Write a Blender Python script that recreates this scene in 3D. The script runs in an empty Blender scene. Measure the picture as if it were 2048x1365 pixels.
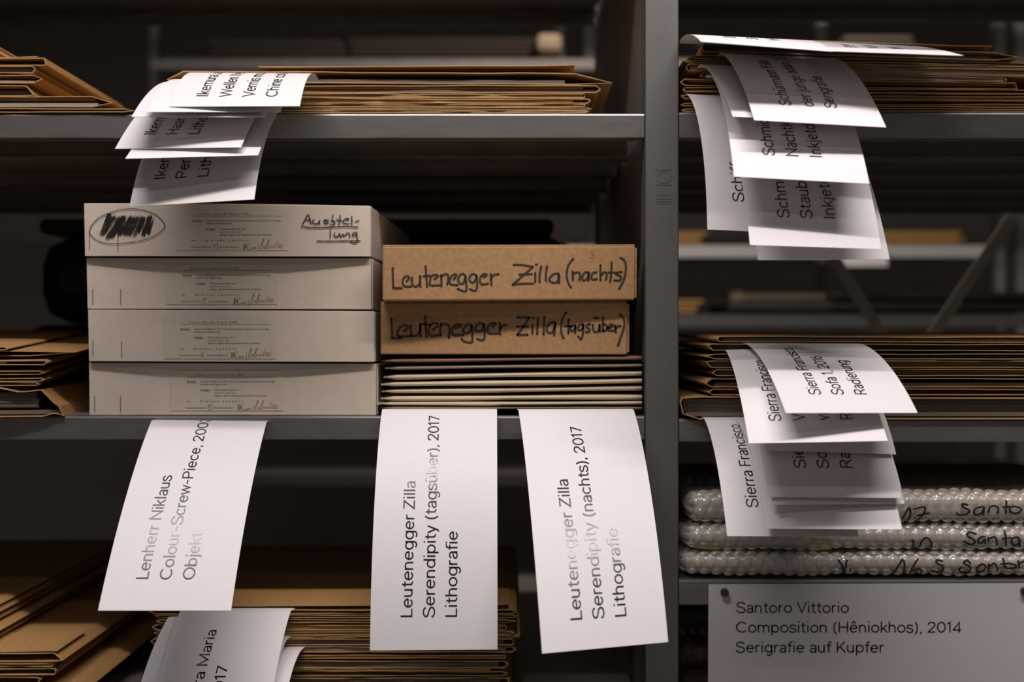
import bpy, math, random
from mathutils import Vector
random.seed(7)
scn = bpy.context.scene
S, D, CX, CY, ZC = .00046, 1.047, 1024., 682.5, 1.45      # metres per pixel on the shelf front plane, camera distance

def P(px, py, y=0.):                                       # photo pixel at depth y -> world point
    k = (D + y) / D
    return Vector(((px - CX) * S * k, y, ZC + (CY - py) * S * k))

# ------------------------------------------------------------------ camera, world, lights, exposure
cam_d = bpy.data.cameras.new('camera'); cam = bpy.data.objects.new('camera', cam_d)
scn.collection.objects.link(cam); scn.camera = cam
cam.location = (0, -D, ZC); cam.rotation_euler = (math.pi / 2, 0, 0)
cam_d.sensor_width = 36; cam_d.lens = 36 * D / (2048 * S); cam_d.clip_start = .02
cam_d.dof.use_dof = True; cam_d.dof.focus_distance = .975; cam_d.dof.aperture_fstop = 3.4
scn.view_settings.view_transform = 'Standard'; scn.view_settings.look = 'None'
scn.view_settings.gamma = 1; scn.view_settings.exposure = .12
scn.view_settings.use_curve_mapping = False
w = bpy.data.worlds.new('world'); scn.world = w; w.use_nodes = True
w.node_tree.nodes['Background'].inputs[0].default_value = (1, .86, .72, 1)
w.node_tree.nodes['Background'].inputs[1].default_value = .02

def area(name, loc, size, size_y, power, col, rot=(0, 0, 0)):
    d = bpy.data.lights.new(name, 'AREA'); d.shape = 'RECTANGLE'; d.size = size; d.size_y = size_y
    d.energy = power; d.color = col
    o = bpy.data.objects.new(name, d); scn.collection.objects.link(o)
    o.location = loc; o.rotation_euler = rot
    return o
WARM = (1, .90, .84)
area('aisle_lamp', (.1, -.68, ZC + 1.15), 1.5, .045, 17.5, WARM)
area('aisle_lamp_second', (.0, -1.42, ZC + 1.25), 1.5, .03, 1.9, WARM)
area('ceiling_bounce_fill', (.0, -.72, ZC + 1.43), 2.0, .5, 10.5, (.90, .88, 1))  # soft fill light added for ceiling bounce, not a fitted panel
area('rear_aisle_lamp', (.3, 1.15, ZC + 1.1), 1.2, .1, 7.5, (1, .88, .76))

# ------------------------------------------------------------------ materials
def nodes(name):
    m = bpy.data.materials.new(name); m.use_nodes = True
    nt = m.node_tree; return m, nt, nt.nodes['Principled BSDF']
def mat(name, col, rough=.7, metal=0., var=0., scale=60., stretch=(1, 1, 1), bump=0., bscale=None, spec=.5, coat=0.):
    m, nt, b = nodes(name)
    b.inputs['Base Color'].default_value = (*col, 1); b.inputs['Roughness'].default_value = rough
    b.inputs['Metallic'].default_value = metal; b.inputs['Specular IOR Level'].default_value = spec
    b.inputs['Coat Weight'].default_value = coat
    if var or bump:
        tc = nt.nodes.new('ShaderNodeTexCoord'); mp = nt.nodes.new('ShaderNodeMapping')
        mp.inputs['Scale'].default_value = stretch; nt.links.new(tc.outputs['Object'], mp.inputs[0])
        n = nt.nodes.new('ShaderNodeTexNoise'); n.inputs['Scale'].default_value = scale; n.inputs['Detail'].default_value = 6
        nt.links.new(mp.outputs[0], n.inputs[0])
        if var:
            r = nt.nodes.new('ShaderNodeValToRGB')
            r.color_ramp.elements[0].position = .3; r.color_ramp.elements[1].position = .7
            r.color_ramp.elements[0].color = (*[c * (1 - var) for c in col], 1)
            r.color_ramp.elements[1].color = (*[min(1, c * (1 + var)) for c in col], 1)
            nt.links.new(n.outputs[0], r.inputs[0]); nt.links.new(r.outputs[0], b.inputs['Base Color'])
        if bump:
            n2 = nt.nodes.new('ShaderNodeTexNoise'); n2.inputs['Scale'].default_value = bscale or scale
            n2.inputs['Detail'].default_value = 4
            nt.links.new(mp.outputs[0], n2.inputs[0])
            bp = nt.nodes.new('ShaderNodeBump'); bp.inputs['Strength'].default_value = bump; bp.inputs['Distance'].default_value = .001
            nt.links.new(n2.outputs[0], bp.inputs['Height']); nt.links.new(bp.outputs[0], b.inputs['Normal'])
    return m
M = dict(
    paper=mat('white_paper', (.80, .77, .78), .55, var=.015, scale=300, bump=.03, bscale=900),
    ink=mat('toner_ink', (.012, .009, .011), .24, spec=.8),
    steel_lit=mat('galvanised_steel_lit', (.62, .61, .58), .5, .2),  # rear rack steel, reflected light put into a paler base colour
    steel=mat('galvanised_steel', (.235, .23, .22), .33, .65, var=.10, scale=25, stretch=(1, 1, 8), bump=.08, bscale=900),
    steelp=mat('galvanised_post', (.165, .16, .15), .5, .35, var=.06, scale=400, bump=.10, bscale=1200),
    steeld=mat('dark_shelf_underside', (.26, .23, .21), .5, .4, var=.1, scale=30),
    bracem=mat('brace_steel', (.60, .54, .47), .55, .2, var=.05, scale=60),
    emb=mat('embossed_steel', (.19, .187, .175), .45, .35),
    kraft=mat('kraft_paper', (.44, .245, .085), .75, var=.10, scale=18, stretch=(30, 1, 1), bump=.10, bscale=60),
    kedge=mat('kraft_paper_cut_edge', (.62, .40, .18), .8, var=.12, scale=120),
    board=mat('grey_board', (.17, .135, .10), .85, var=.12, scale=40, stretch=(1, 1, 30)),
    boardl=mat('light_board', (.34, .30, .23), .85, var=.10, scale=60, stretch=(1, 1, 30)),
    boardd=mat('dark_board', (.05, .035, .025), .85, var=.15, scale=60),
    cream=mat('cream_mailer', (.60, .49, .33), .6, var=.06, scale=60, bump=.15, bscale=150),
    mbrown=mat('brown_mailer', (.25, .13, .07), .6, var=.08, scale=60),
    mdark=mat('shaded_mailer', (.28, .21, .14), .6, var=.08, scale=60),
    wbox=mat('white_cardboard', (.74, .645, .53), .6, var=.03, scale=70, bump=.06, bscale=500),
    wside=mat('white_cardboard_side', (.66, .60, .53), .3, var=.04, scale=30),
    corr=mat('raw_corrugated_edge', (.30, .18, .08), .9, var=.45, scale=500),
    label=mat('label_paper', (.70, .625, .49), .5, var=.02, scale=100),
    labelk=mat('label_print', (.055, .045, .04), .6),
    pen=mat('pen_brown', (.19, .08, .03), .6),
    marker=mat('black_marker', (.018, .014, .014), .45),
    cmark=mat('faded_marker', (.040, .030, .022), .55),
    pencil=mat('pencil', (.17, .10, .055), .7),
    carton=mat('brown_carton', (.44, .25, .11), .78, var=.13, scale=220, bump=.10, bscale=300),
    cartone=mat('brown_carton_edge', (.45, .29, .15), .8, var=.2, scale=300),
    wire=mat('staple_wire', (.25, .22, .18), .35, .9),
    magnet=mat('magnet_metal', (.10, .08, .065), .35, .8),
    black=mat('black_portfolio', (.008, .007, .007), .6),
    wall=mat('plaster', (.32, .29, .26), .9, var=.05, scale=5),
    wallw=mat('white_plaster', (.42, .40, .38), .9, var=.03, scale=5),
    floor=mat('concrete', (.18, .16, .15), .7, var=.1, scale=8),
    sheet=mat('sign_paper', (.62, .60, .585), .5, var=.01, scale=300),
    inner=mat('wrapped_content', (.56, .52, .46), .8, var=.05, scale=20),
    tape=mat('yellow_tape', (.50, .44, .18), .5),
    tan=mat('pale_roll', (.45, .34, .22), .7, var=.1, scale=30),
)
# clear bubble film: mostly clear glossy plastic with a milky component
m, nt, b = nodes('bubble_film')
b.inputs['Base Color'].default_value = (.64, .61, .57, 1); b.inputs['Roughness'].default_value = .09
b.inputs['Specular IOR Level'].default_value = .9; b.inputs['Coat Weight'].default_value = .6; b.inputs['Coat Roughness'].default_value = .08
tc = nt.nodes.new('ShaderNodeTexCoord'); n = nt.nodes.new('ShaderNodeTexNoise'); n.inputs['Scale'].default_value = 210
n.inputs['Detail'].default_value = 5; n.inputs['Distortion'].default_value = 1.6
bp = nt.nodes.new('ShaderNodeBump'); bp.inputs['Strength'].default_value = 1; bp.inputs['Distance'].default_value = .0005
nt.links.new(tc.outputs['Object'], n.inputs[0]); nt.links.new(n.outputs[0], bp.inputs['Height']); nt.links.new(bp.outputs[0], b.inputs['Normal'])
tr = nt.nodes.new('ShaderNodeBsdfTransparent'); tr.inputs[0].default_value = (.95, .94, .92, 1)
lw = nt.nodes.new('ShaderNodeLayerWeight'); lw.inputs[0].default_value = .55
mr = nt.nodes.new('ShaderNodeMapRange'); mr.inputs['To Min'].default_value = .24; mr.inputs['To Max'].default_value = .85
nt.links.new(lw.outputs['Facing'], mr.inputs[0]); mx = nt.nodes.new('ShaderNodeMixShader'); nt.links.new(mr.outputs[0], mx.inputs[0])
nt.links.new(tr.outputs[0], mx.inputs[1]); nt.links.new(b.outputs[0], mx.inputs[2])
gl = nt.nodes.new('ShaderNodeBsdfGlossy'); gl.inputs['Color'].default_value = (.11, .105, .10, 1); gl.inputs['Roughness'].default_value = .10
nt.links.new(bp.outputs[0], gl.inputs['Normal']); ad = nt.nodes.new('ShaderNodeAddShader')   # surface reflection of the clear film
nt.links.new(mx.outputs[0], ad.inputs[0]); nt.links.new(gl.outputs[0], ad.inputs[1])
nt.links.new(ad.outputs[0], nt.nodes['Material Output'].inputs[0])
M['film'] = m

# ------------------------------------------------------------------ helpers
def tag(o, label=None, cat=None, group=None, kind=None):
    if label: o['label'] = label
    if cat: o['category'] = cat
    if group: o['group'] = group
    if kind: o['kind'] = kind
    return o
def thing(name, loc, label, cat, group=None):
    o = bpy.data.objects.new(name, None); o.empty_display_size = .02
    scn.collection.objects.link(o); o.location = loc
    return tag(o, label, cat, group)
def root_loc(p):
    v = Vector((0, 0, 0))
    while p: v = v + p.location; p = p.parent
    return v
class MB:
    def __init__(s): s.v = []; s.f = []; s.m = []; s.sm = []
    def quad(s, a, b, c, d, mi=0):
        n = len(s.v); s.v += [Vector(a), Vector(b), Vector(c), Vector(d)]; s.f.append((n, n+1, n+2, n+3)); s.m.append(mi); s.sm.append(0)
    def box(s, a, b, mi=0, fr=None):
        (x0, y0, z0), (x1, y1, z1) = a, b; n = len(s.v)
        s.v += [Vector(p) for p in ((x0,y0,z0),(x1,y0,z0),(x1,y1,z0),(x0,y1,z0),(x0,y0,z1),(x1,y0,z1),(x1,y1,z1),(x0,y1,z1))]
        for k, f in enumerate(((0,3,2,1),(4,5,6,7),(0,1,5,4),(1,2,6,5),(2,3,7,6),(3,0,4,7))):
            s.f.append(tuple(n+i for i in f)); s.m.append(fr if (fr is not None and k == 2) else mi); s.sm.append(0)
    def rings(s, rings, closed=True, mi=0, smooth=0, cap0=False, cap1=False, flip=False):
        n = len(s.v); k = len(rings[0])
        for r in rings: s.v += [Vector(p) for p in r]
        for i in range(len(rings)-1):
            for j in range(k if closed else k-1):
                a = n+i*k+j; b = n+i*k+(j+1) % k; f = (a, b, b+k, a+k)
                s.f.append(f[::-1] if flip else f); s.m.append(mi); s.sm.append(smooth)
        if cap0: s.f.append(tuple(range(n+k-1, n-1, -1)) if not flip else tuple(range(n, n+k))); s.m.append(mi); s.sm.append(0)
        if cap1:
            e = n+(len(rings)-1)*k
            s.f.append(tuple(range(e, e+k)) if not flip else tuple(range(e+k-1, e-1, -1))); s.m.append(mi); s.sm.append(0)
    def build(s, name, mats, parent=None, loc=None, bevel=0., segs=2):
        if not isinstance(mats, (list, tuple)): mats = [mats]
        off = root_loc(parent) if parent else Vector(loc or (0, 0, 0))
        me = bpy.data.meshes.new(name); me.from_pydata([tuple(v-off) for v in s.v], [], s.f)
        for mm in mats: me.materials.append(M[mm])
        for p, mi, sm in zip(me.polygons, s.m, s.sm): p.material_index = mi; p.use_smooth = bool(sm)
        me.update()
        o = bpy.data.objects.new(name, me); scn.collection.objects.link(o)
        if parent: o.parent = parent
        else: o.location = off
        if bevel:
            b = o.modifiers.new('bevel', 'BEVEL'); b.width = bevel; b.segments = segs; b.limit_method = 'ANGLE'; b.harden_normals = False
        return o
def boxo(name, a, b, mats, parent=None, bevel=0., loc=None):
    q = MB(); q.box(a, b); return q.build(name, mats, parent, loc if loc else ((a[0]+b[0])/2, (a[1]+b[1])/2, min(a[2], b[2])), bevel)

# flat lettering: (verts2d, faces) of a line of type
_tc = {}
def text2d(body, size=1., spacing=1., off=0.):
    k = (body, spacing, off)
    if k not in _tc:
        c = bpy.data.curves.new('t', 'FONT'); c.body = body; c.resolution_u = 3; c.space_character = spacing; c.offset = off
        o = bpy.data.objects.new('t', c); scn.collection.objects.link(o)
        dg = bpy.context.evaluated_depsgraph_get(); me = bpy.data.meshes.new_from_object(o.evaluated_get(dg))
        _tc[k] = ([(v.co.x, v.co.y) for v in me.vertices], [tuple(p.vertices) for p in me.polygons])
        bpy.data.objects.remove(o); bpy.data.curves.remove(c); bpy.data.meshes.remove(me)
    v, f = _tc[k]
    return [(x*size, y*size) for x, y in v], f
def smooth_path(pts, n=5):
    if len(pts) < 3: return pts
    q = [pts[0]] + list(pts) + [pts[-1]]; out = []
    for i in range(1, len(q)-2):
        p0, p1, p2, p3 = q[i-1:i+3]
        for j in range(n):
            t = j/n
            out.append(tuple(.5*((2*p1[a])+(-p0[a]+p2[a])*t+(2*p0[a]-5*p1[a]+4*p2[a]-p3[a])*t*t+(-p0[a]+3*p1[a]-3*p2[a]+p3[a])*t**3) for a in (0, 1)))
    out.append(tuple(pts[-1])); return out
def strokes2d(strokes, width, sharp=False):                # pen strokes in pixel space -> verts2d, faces
    V, F = [], []
    for st in strokes:
        p = st if sharp else smooth_path(st)
        p = [p[0]] + [b for a, b in zip(p, p[1:]) if (a[0]-b[0])**2+(a[1]-b[1])**2 > 1e-6]
        if len(p) < 2: continue
        n0 = len(V); N = len(p)
        for i, (x, y) in enumerate(p):
            a = p[max(0, i-1)]; c = p[min(N-1, i+1)]
            dx, dy = c[0]-a[0], c[1]-a[1]; l = math.hypot(dx, dy) or 1; dx, dy = dx/l, dy/l
            h = width/2*(1+.10*math.sin(i*1.7+n0))
            V += [(x-dy*h, y+dx*h), (x+dy*h, y-dx*h)]
        for i in range(N-1): F.append((n0+2*i, n0+2*i+1, n0+2*i+3, n0+2*i+2))
        for (x, y) in (p[0], p[-1]):                       # round ends
            n1 = len(V); V += [(x+math.cos(a*math.pi/4)*width/2, y+math.sin(a*math.pi/4)*width/2) for a in range(8)]
            F.append(tuple(range(n1, n1+8)))
    return V, F
def mapped(name, V, F, fn, mt, parent):                    # flat shape -> surface
    b = MB(); b.v = [fn(*p) for p in V]; b.f = list(F); b.m = [0]*len(F); b.sm = [0]*len(F)
    return b.build(name, mt, parent)
def join2d(parts):
    V, F = [], []
    for v, f in parts:
        n = len(V); V += v; F += [tuple(i+n for i in q) for q in f]
    return V, F

# ------------------------------------------------------------------ grotesk lettering drawn as strokes (cap height .72)
def _arc(cx, cy, rx, ry, a0, a1, n=12): return [(cx+rx*math.cos(math.radians(a0+(a1-a0)*i/n)), cy+ry*math.sin(math.radians(a0+(a1-a0)*i/n))) for i in range(n+1)]
def _sm(*p): return smooth_path(list(p), 5)
_st = lambda x, y0=0, y1=.52: [(x, y0), (x, y1)]
_dot = lambda x, y=.665: [(x, y), (x, y+.085)]
_bl = lambda cx=.285: _arc(cx, .26, .205, .232, 0, 360, 20)
_arch = lambda x0, x1: [(x0, .30)]+_arc((x0+x1)/2, .33, (x1-x0)/2, .16, 180, 0, 12)+[(x1, 0)]
_hook = lambda x: [(x, .52), (x, -.02)]+_arc(x-.165, -.03, .165, .155, 0, -145, 10)
_S = lambda w, h, x0: [(x0+w*a, h*b) for a, b in _sm((.93,.76),(.84,.90),(.5,.97),(.17,.90),(.06,.75),(.16,.60),(.5,.52),(.84,.42),(.97,.26),(.85,.09),(.5,.02),(.13,.10),(.02,.27))]
_e = [[(.065, .275), (.485, .275)], _arc(.275, .26, .21, .232, 4, 322, 18)]
_u = [[(.08, .52), (.08, .22)]+_arc(.25, .19, .17, .16, 180, 360, 12)+[(.42, .30)], _st(.42)]
_a = [_arc(.235, .35, .165, .143, 160, 0, 10)+[(.40, .0)], _sm((.40,.30),(.28,.275),(.15,.25),(.068,.16),(.10,.06),(.20,.025),(.32,.06),(.40,.17))]
G = {' ': (.25, []), 'a': (.48, _a), 'b': (.56, [_st(.08, 0, .74), _bl()]), 'c': (.50, [_arc(.275, .26, .21, .232, 42, 318, 16)]), 'd': (.56, [_st(.48, 0, .74), _bl(.275)]),
 'e': (.54, _e), 'f': (.31, [[(.15, 0), (.15, .58)]+_arc(.27, .58, .12, .13, 180, 85, 7)+[(.33, .706)], [(.03, .488), (.31, .488)]]), 'g': (.56, [_hook(.48), _bl(.275)]),
 'h': (.53, [_st(.08, 0, .74), _arch(.08, .43)]), 'i': (.20, [_st(.10), _dot(.10)]), 'j': (.21, [[(.11, .52), (.11, -.06)]+_arc(.0, -.06, .11, .12, 0, -80, 6), _dot(.11)]),
 'k': (.47, [_st(.08, 0, .74), [(.42, .52), (.08, .19)], [(.20, .30), (.44, 0)]]), 'l': (.20, [_st(.10, 0, .74)]), 'm': (.82, [_st(.08), _arch(.08, .405), _arch(.405, .73)]), 'n': (.53, [_st(.08), _arch(.08, .43)]),
 'o': (.55, [_arc(.275, .26, .218, .232, 0, 360, 22)]), 'p': (.56, [_st(.08, -.19, .52), _bl()]), 'q': (.56, [_st(.48, -.19, .52), _bl(.275)]), 'r': (.33, [_st(.08), [(.08, .27)]+_arc(.25, .32, .17, .165, 180, 92, 8)+[(.31, .484)]]),
 's': (.46, [_S(.39, .52, .035)]), 't': (.34, [[(.16, .66), (.16, .15)]+_arc(.27, .15, .11, .12, 180, 275, 7)+[(.32, .032)], [(.03, .488), (.32, .488)]]), 'u': (.53, _u), 'v': (.46, [[(.03, .52), (.23, .02), (.43, .52)]]),
 'w': (.70, [[(.03, .52), (.19, .03), (.35, .50), (.51, .03), (.67, .52)]]), 'x': (.45, [[(.04, .52), (.41, 0)], [(.41, .52), (.04, 0)]]), 'y': (.46, [[(.03, .52), (.235, .02)], [(.43, .52), (.20, -.11)]+_arc(.10, -.08, .11, .085, -25, -95, 5)]),
 'z': (.44, [[(.05, .486), (.385, .486), (.05, .034), (.41, .034)]]), 'A': (.64, [[(.03, 0), (.32, .70), (.61, 0)], [(.13, .23), (.51, .23)]]), 'C': (.72, [_arc(.38, .36, .325, .33, 42, 318, 22)]), 'D': (.68, [[(.09, 0), (.09, .684), (.28, .684)]+_arc(.28, .36, .33, .324, 90, -90, 14)+[(.09, .036)]]),
 'F': (.54, [[(.09, 0), (.09, .684), (.50, .684)], [(.09, .36), (.46, .36)]]), 'H': (.69, [_st(.09, 0, .72), _st(.60, 0, .72), [(.09, .365), (.60, .365)]]), 'I': (.24, [_st(.12, 0, .72)]), 'K': (.63, [_st(.09, 0, .72), [(.55, .72), (.09, .24)], [(.25, .40), (.59, 0)]]),
 'L': (.51, [[(.09, .72), (.09, .036), (.49, .036)]]), 'M': (.84, [[(.09, 0), (.09, .70), (.42, .06), (.75, .70), (.75, 0)]]), 'N': (.71, [[(.09, 0), (.09, .69), (.62, .03), (.62, .72)]]), 'O': (.77, [_arc(.385, .36, .33, .33, 0, 360, 28)]),
 'P': (.60, [[(.09, 0), (.09, .684), (.33, .684)]+_arc(.33, .505, .20, .179, 90, -90, 12)+[(.09, .326)]]), 'R': (.62, [[(.09, 0), (.09, .684), (.33, .684)]+_arc(.33, .51, .20, .174, 90, -90, 12)+[(.09, .336)], [(.34, .336), (.56, 0)]]),
 'S': (.62, [_S(.53, .72, .045)]), 'V': (.62, [[(.03, .72), (.31, .02), (.59, .72)]]), 'W': (.93, [[(.03, .72), (.245, .03), (.465, .70), (.685, .03), (.90, .72)]]), 'Z': (.59, [[(.05, .684), (.515, .684), (.05, .036), (.54, .036)]]),
 '0': (.58, [_arc(.29, .36, .23, .33, 0, 360, 24)]), '1': (.36, [[(.05, .56), (.22, .69), (.22, 0)]]), '2': (.56, [_sm((.07, .52), (.10, .63), (.27, .69), (.44, .62), (.47, .50), (.38, .36), (.20, .19), (.075, .036))+[(.50, .036)]]),
 '3': (.56, [_sm((.08, .56), (.15, .67), (.28, .69), (.42, .63), (.43, .47), (.36, .39), (.24, .37)), _sm((.24, .37), (.40, .33), (.47, .20), (.40, .07), (.26, .03), (.12, .06), (.06, .18))]),
 '4': (.58, [[(.42, 0), (.42, .67), (.06, .20), (.06, .17), (.54, .17)]]), '6': (.56, [_arc(.28, .235, .21, .20, 0, 360, 20), _sm((.07, .26), (.11, .45), (.22, .60), (.36, .70))]), '7': (.52, [[(.04, .684), (.465, .684), (.18, 0)]]),
 ',': (.20, [[(.11, .07), (.11, -.01), (.07, -.10)]]), '.': (.20, [[(.10, 0), (.10, .085)]]), '-': (.40, [[(.05, .29), (.35, .29)]]), '(': (.31, [_arc(.37, .29, .27, .46, 118, 242, 12)]), ')': (.31, [_arc(-.06, .29, .27, .46, 62, -62, 12)])}
G['ü'] = (.53, _u+[_dot(.16), _dot(.34)]); G['ê'] = (.54, _e+[[(.14, .62), (.275, .75), (.41, .62)]]); G['é'] = (.54, _e+[[(.23, .61), (.34, .76)]])
G['ä'] = (.48, _a+[_dot(.14), _dot(.32)])
def ribbon(p, h):
    if len(p) < 2: return [], []
    cl = math.hypot(p[0][0]-p[-1][0], p[0][1]-p[-1][1]) < 1e-6
    V, N = [], len(p)
    for i, (x, y) in enumerate(p):
        a = p[i-1] if i > 0 else (p[-2] if cl else None); c = p[i+1] if i < N-1 else (p[1] if cl else None)
        d = []
        for u, v in ((a, p[i]), (p[i], c)):
            if u is None or v is None: continue
            l = math.hypot(v[0]-u[0], v[1]-u[1]) or 1; d.append(((v[0]-u[0])/l, (v[1]-u[1])/l))
        if len(d) == 1: nx, ny, k = -d[0][1], d[0][0], 1
        else:
            nx, ny = -(d[0][1]+d[1][1]), d[0][0]+d[1][0]; l = math.hypot(nx, ny)
            if l < 1e-3: nx, ny, k = -d[0][1], d[0][0], 1
            else: nx, ny = nx/l, ny/l; k = 1/max(.42, nx*-d[0][1]+ny*d[0][0])
        V += [(x+nx*h*k, y+ny*h*k), (x-nx*h*k, y-ny*h*k)]
    return V, [(2*i, 2*i+1, 2*i+3, 2*i+2) for i in range(N-1)]
def grotesk(body, size=1., h=.041, track=0.):
    V, F, x = [], [], 0.
    for ch in body:
        adv, sts = G[ch]
        for st in sts:
            v, f = ribbon(st, h); n = len(V)
            V += [((x+a)*size, b*size) for a, b in v]; F += [tuple(i+n for i in q) for q in f]
        x += adv+.022+track
    return V, F

# ------------------------------------------------------------------ room
def struct(o): o['kind'] = 'structure'; return o
struct(boxo('floor', (-3, -2.2, -.05), (3.2, 3.6, 0), 'floor'))
struct(boxo('ceiling', (-3, -2.2, 2.9), (3.2, 3.6, 2.95), 'wallw'))
struct(boxo('wall_back', (-3, 3.6, 0), (3.2, 3.65, 2.9), 'wall'))
struct(boxo('wall_front', (-3, -2.25, 0), (3.2, -2.2, 2.9), 'wallw'))
struct(boxo('wall_left', (-3.05, -2.2, 0), (-3, 3.6, 2.9), 'wall'))
struct(boxo('wall_right', (3.2, -2.2, 0), (3.25, 3.6, 2.9), 'wall'))

# ------------------------------------------------------------------ rack
XL, X0, X1, XR = (-890-CX)*S, (1289.5-CX)*S, (1357-CX)*S, (3530-CX)*S      # bay limits
DEP = .64
def upright(x0, x1, label, logo=False):
    u = thing('shelf_upright', ((x0+x1)/2, 0, 0), label, 'shelving post', 'uprights of the shelving')
    for nm, ya, yb in (('front_post', -.0015, .028), ('rear_post', DEP-.028, DEP)):
        q = MB(); t = .0018; xi = x0+t; xj = x1-t
        yf, yk = (ya, yb)
        q.box((x0, yf, 0), (x1, yf+t, 2.5)); q.box((x0, yf, 0), (xi, yk, 2.5)); q.box((xj, yf, 0), (x1, yk, 2.5))
        q.build(nm, 'steelp', u, bevel=.0009)
    boxo('side_panel', (x0+.004, .03, .02), (x0+.0052, DEP-.03, 2.48), 'steeld', u)
    if logo:
        def em(name, V, F, h=.0004):
            o = mapped(name, V, F, lambda a, b: P(a, b, -.0017), 'emb', u)
            s = o.modifiers.new('s', 'SOLIDIFY'); s.thickness = h; s.offset = 0
            return o
        def rect(a, b, c, d): return [(a, b), (c, b), (c, d), (a, d)], [(0, 1, 2, 3)]
        sq = [(1312, 340), (1343, 340), (1343, 370), (1312, 370), (1312, 340)]
        circ = [(1327.5+12*math.cos(t*math.pi/14), 355+12*math.sin(t*math.pi/14)) for t in range(29)]
        em('embossed_mark', *join2d([strokes2d([sq], .9, True), strokes2d([circ], .9, True)]))
        for k in range(3): em('embossed_bar', *rect(1312, 397+k*4.4, 1343, 398.7+k*4.4))
        v, f = text2d('unimatic', 7.4); em('embossed_lettering', [(1312.5+x*.98, 392-y) for x, y in v], f, .0002)
    return u
upright(XL-.031, XL, 'galvanised steel shelf post outside the left edge')
upright(X0, X1, 'grey galvanised steel post with embossed mark between the two bays', True)
upright(XR, XR+.031, 'galvanised steel shelf post outside the right edge')

def shelf(x0, x1, ptop, ph, label):
    zt = ZC+(CY-ptop)*S; h = ph*S
    s = thing('steel_shelf', ((x0+x1)/2, 0, zt-h), label, 'shelf', 'shelves of the rack')
    g = .0006
    q = MB()                                                # rolled front lip, profile in y,z
    prof = [(.0, zt-h+.001), (.0, zt-.0022), (.0006, zt-.0008), (.0018, zt-.0001), (.0035, zt), (.012, zt), (.012, zt-.0012), (.0022, zt-.0012), (.0014, zt-.003),
            (.0014, zt-h+.0022), (.012, zt-h+.0022), (.012, zt-h+.0004), (.0012, zt-h+.0002)]
    q.rings([[(x0+g, y, z) for y, z in prof], [(x1-g, y, z) for y, z in prof]], mi=0, cap0=True, cap1=True, flip=True)
    q.build('front_lip', 'steel', s)
    n = 5; w = (DEP-.012)/n
    for i in range(n):
        a = .0125+i*w; b = a+w-.0012; q = MB()
        q.box((x0+.002, a, zt-.0012), (x1-.002, b, zt-.0001))
        q.box((x0+.002, a, zt-h+.003), (x1-.002, a+.001, zt-.001)); q.box((x0+.002, b-.001, zt-h+.003), (x1-.002, b, zt-.001))
        q.box((x0+.002, a, zt-h+.002), (x1-.002, a+.014, zt-h+.003)); q.box((x0+.002, b-.014, zt-h+.002), (x1-.002, b, zt-h+.003))
        q.build('shelf_panel', 'steeld', s)
    return s
shelf(XL, X0, -378, 50, 'steel shelf above the frame in the left bay')
shelf(XL, X0, 226.5, 50, 'grey steel shelf with bright edge carrying the envelopes at upper left')
shelf(XL, X0, 832, 49, 'grey steel shelf under the white boxes and brown cartons')
shelf(XL, X0, 1437, 50, 'steel shelf below the frame carrying the lower left envelope piles')
shelf(X1, XR, -390, 50, 'steel shelf above the frame in the right bay')
shelf(X1, XR, 224, 53, 'grey steel shelf carrying the envelopes at upper right')
shelf(X1, XR, 838, 47, 'grey steel shelf under the right-hand envelope pile and above the bubble wrap')
shelf(X1, XR, 1160, 52, 'grey steel shelf carrying three bubble-wrapped packs')
shelf(X1, XR, 1560, 50, 'steel shelf below the frame in the right bay')
# crossed braces at the back of the right bay
cb = thing('cross_brace', P(1850, 700, DEP+.004), 'two flat steel bars crossing behind the right bay', 'brace')
for (a, b, yy) in (((1640, 470), (1790, 712), .002), ((2085, 345), (1836, 714), .006)):
    A = P(*a, DEP+yy); B = P(*b, DEP+yy); d = (B-A).normalized(); nrm = Vector((d.z, 0, -d.x))*.0085
    A = A-d*.35; B = B+d*.5
    q = MB(); q.rings([[A-nrm, A+nrm, A+nrm+Vector((0, .002, 0)), A-nrm+Vector((0, .002, 0))], [B-nrm, B+nrm, B+nrm+Vector((0, .002, 0)), B-nrm+Vector((0, .002, 0))]], cap0=True, cap1=True)
    q.build('brace_bar', 'bracem', cb)

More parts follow.
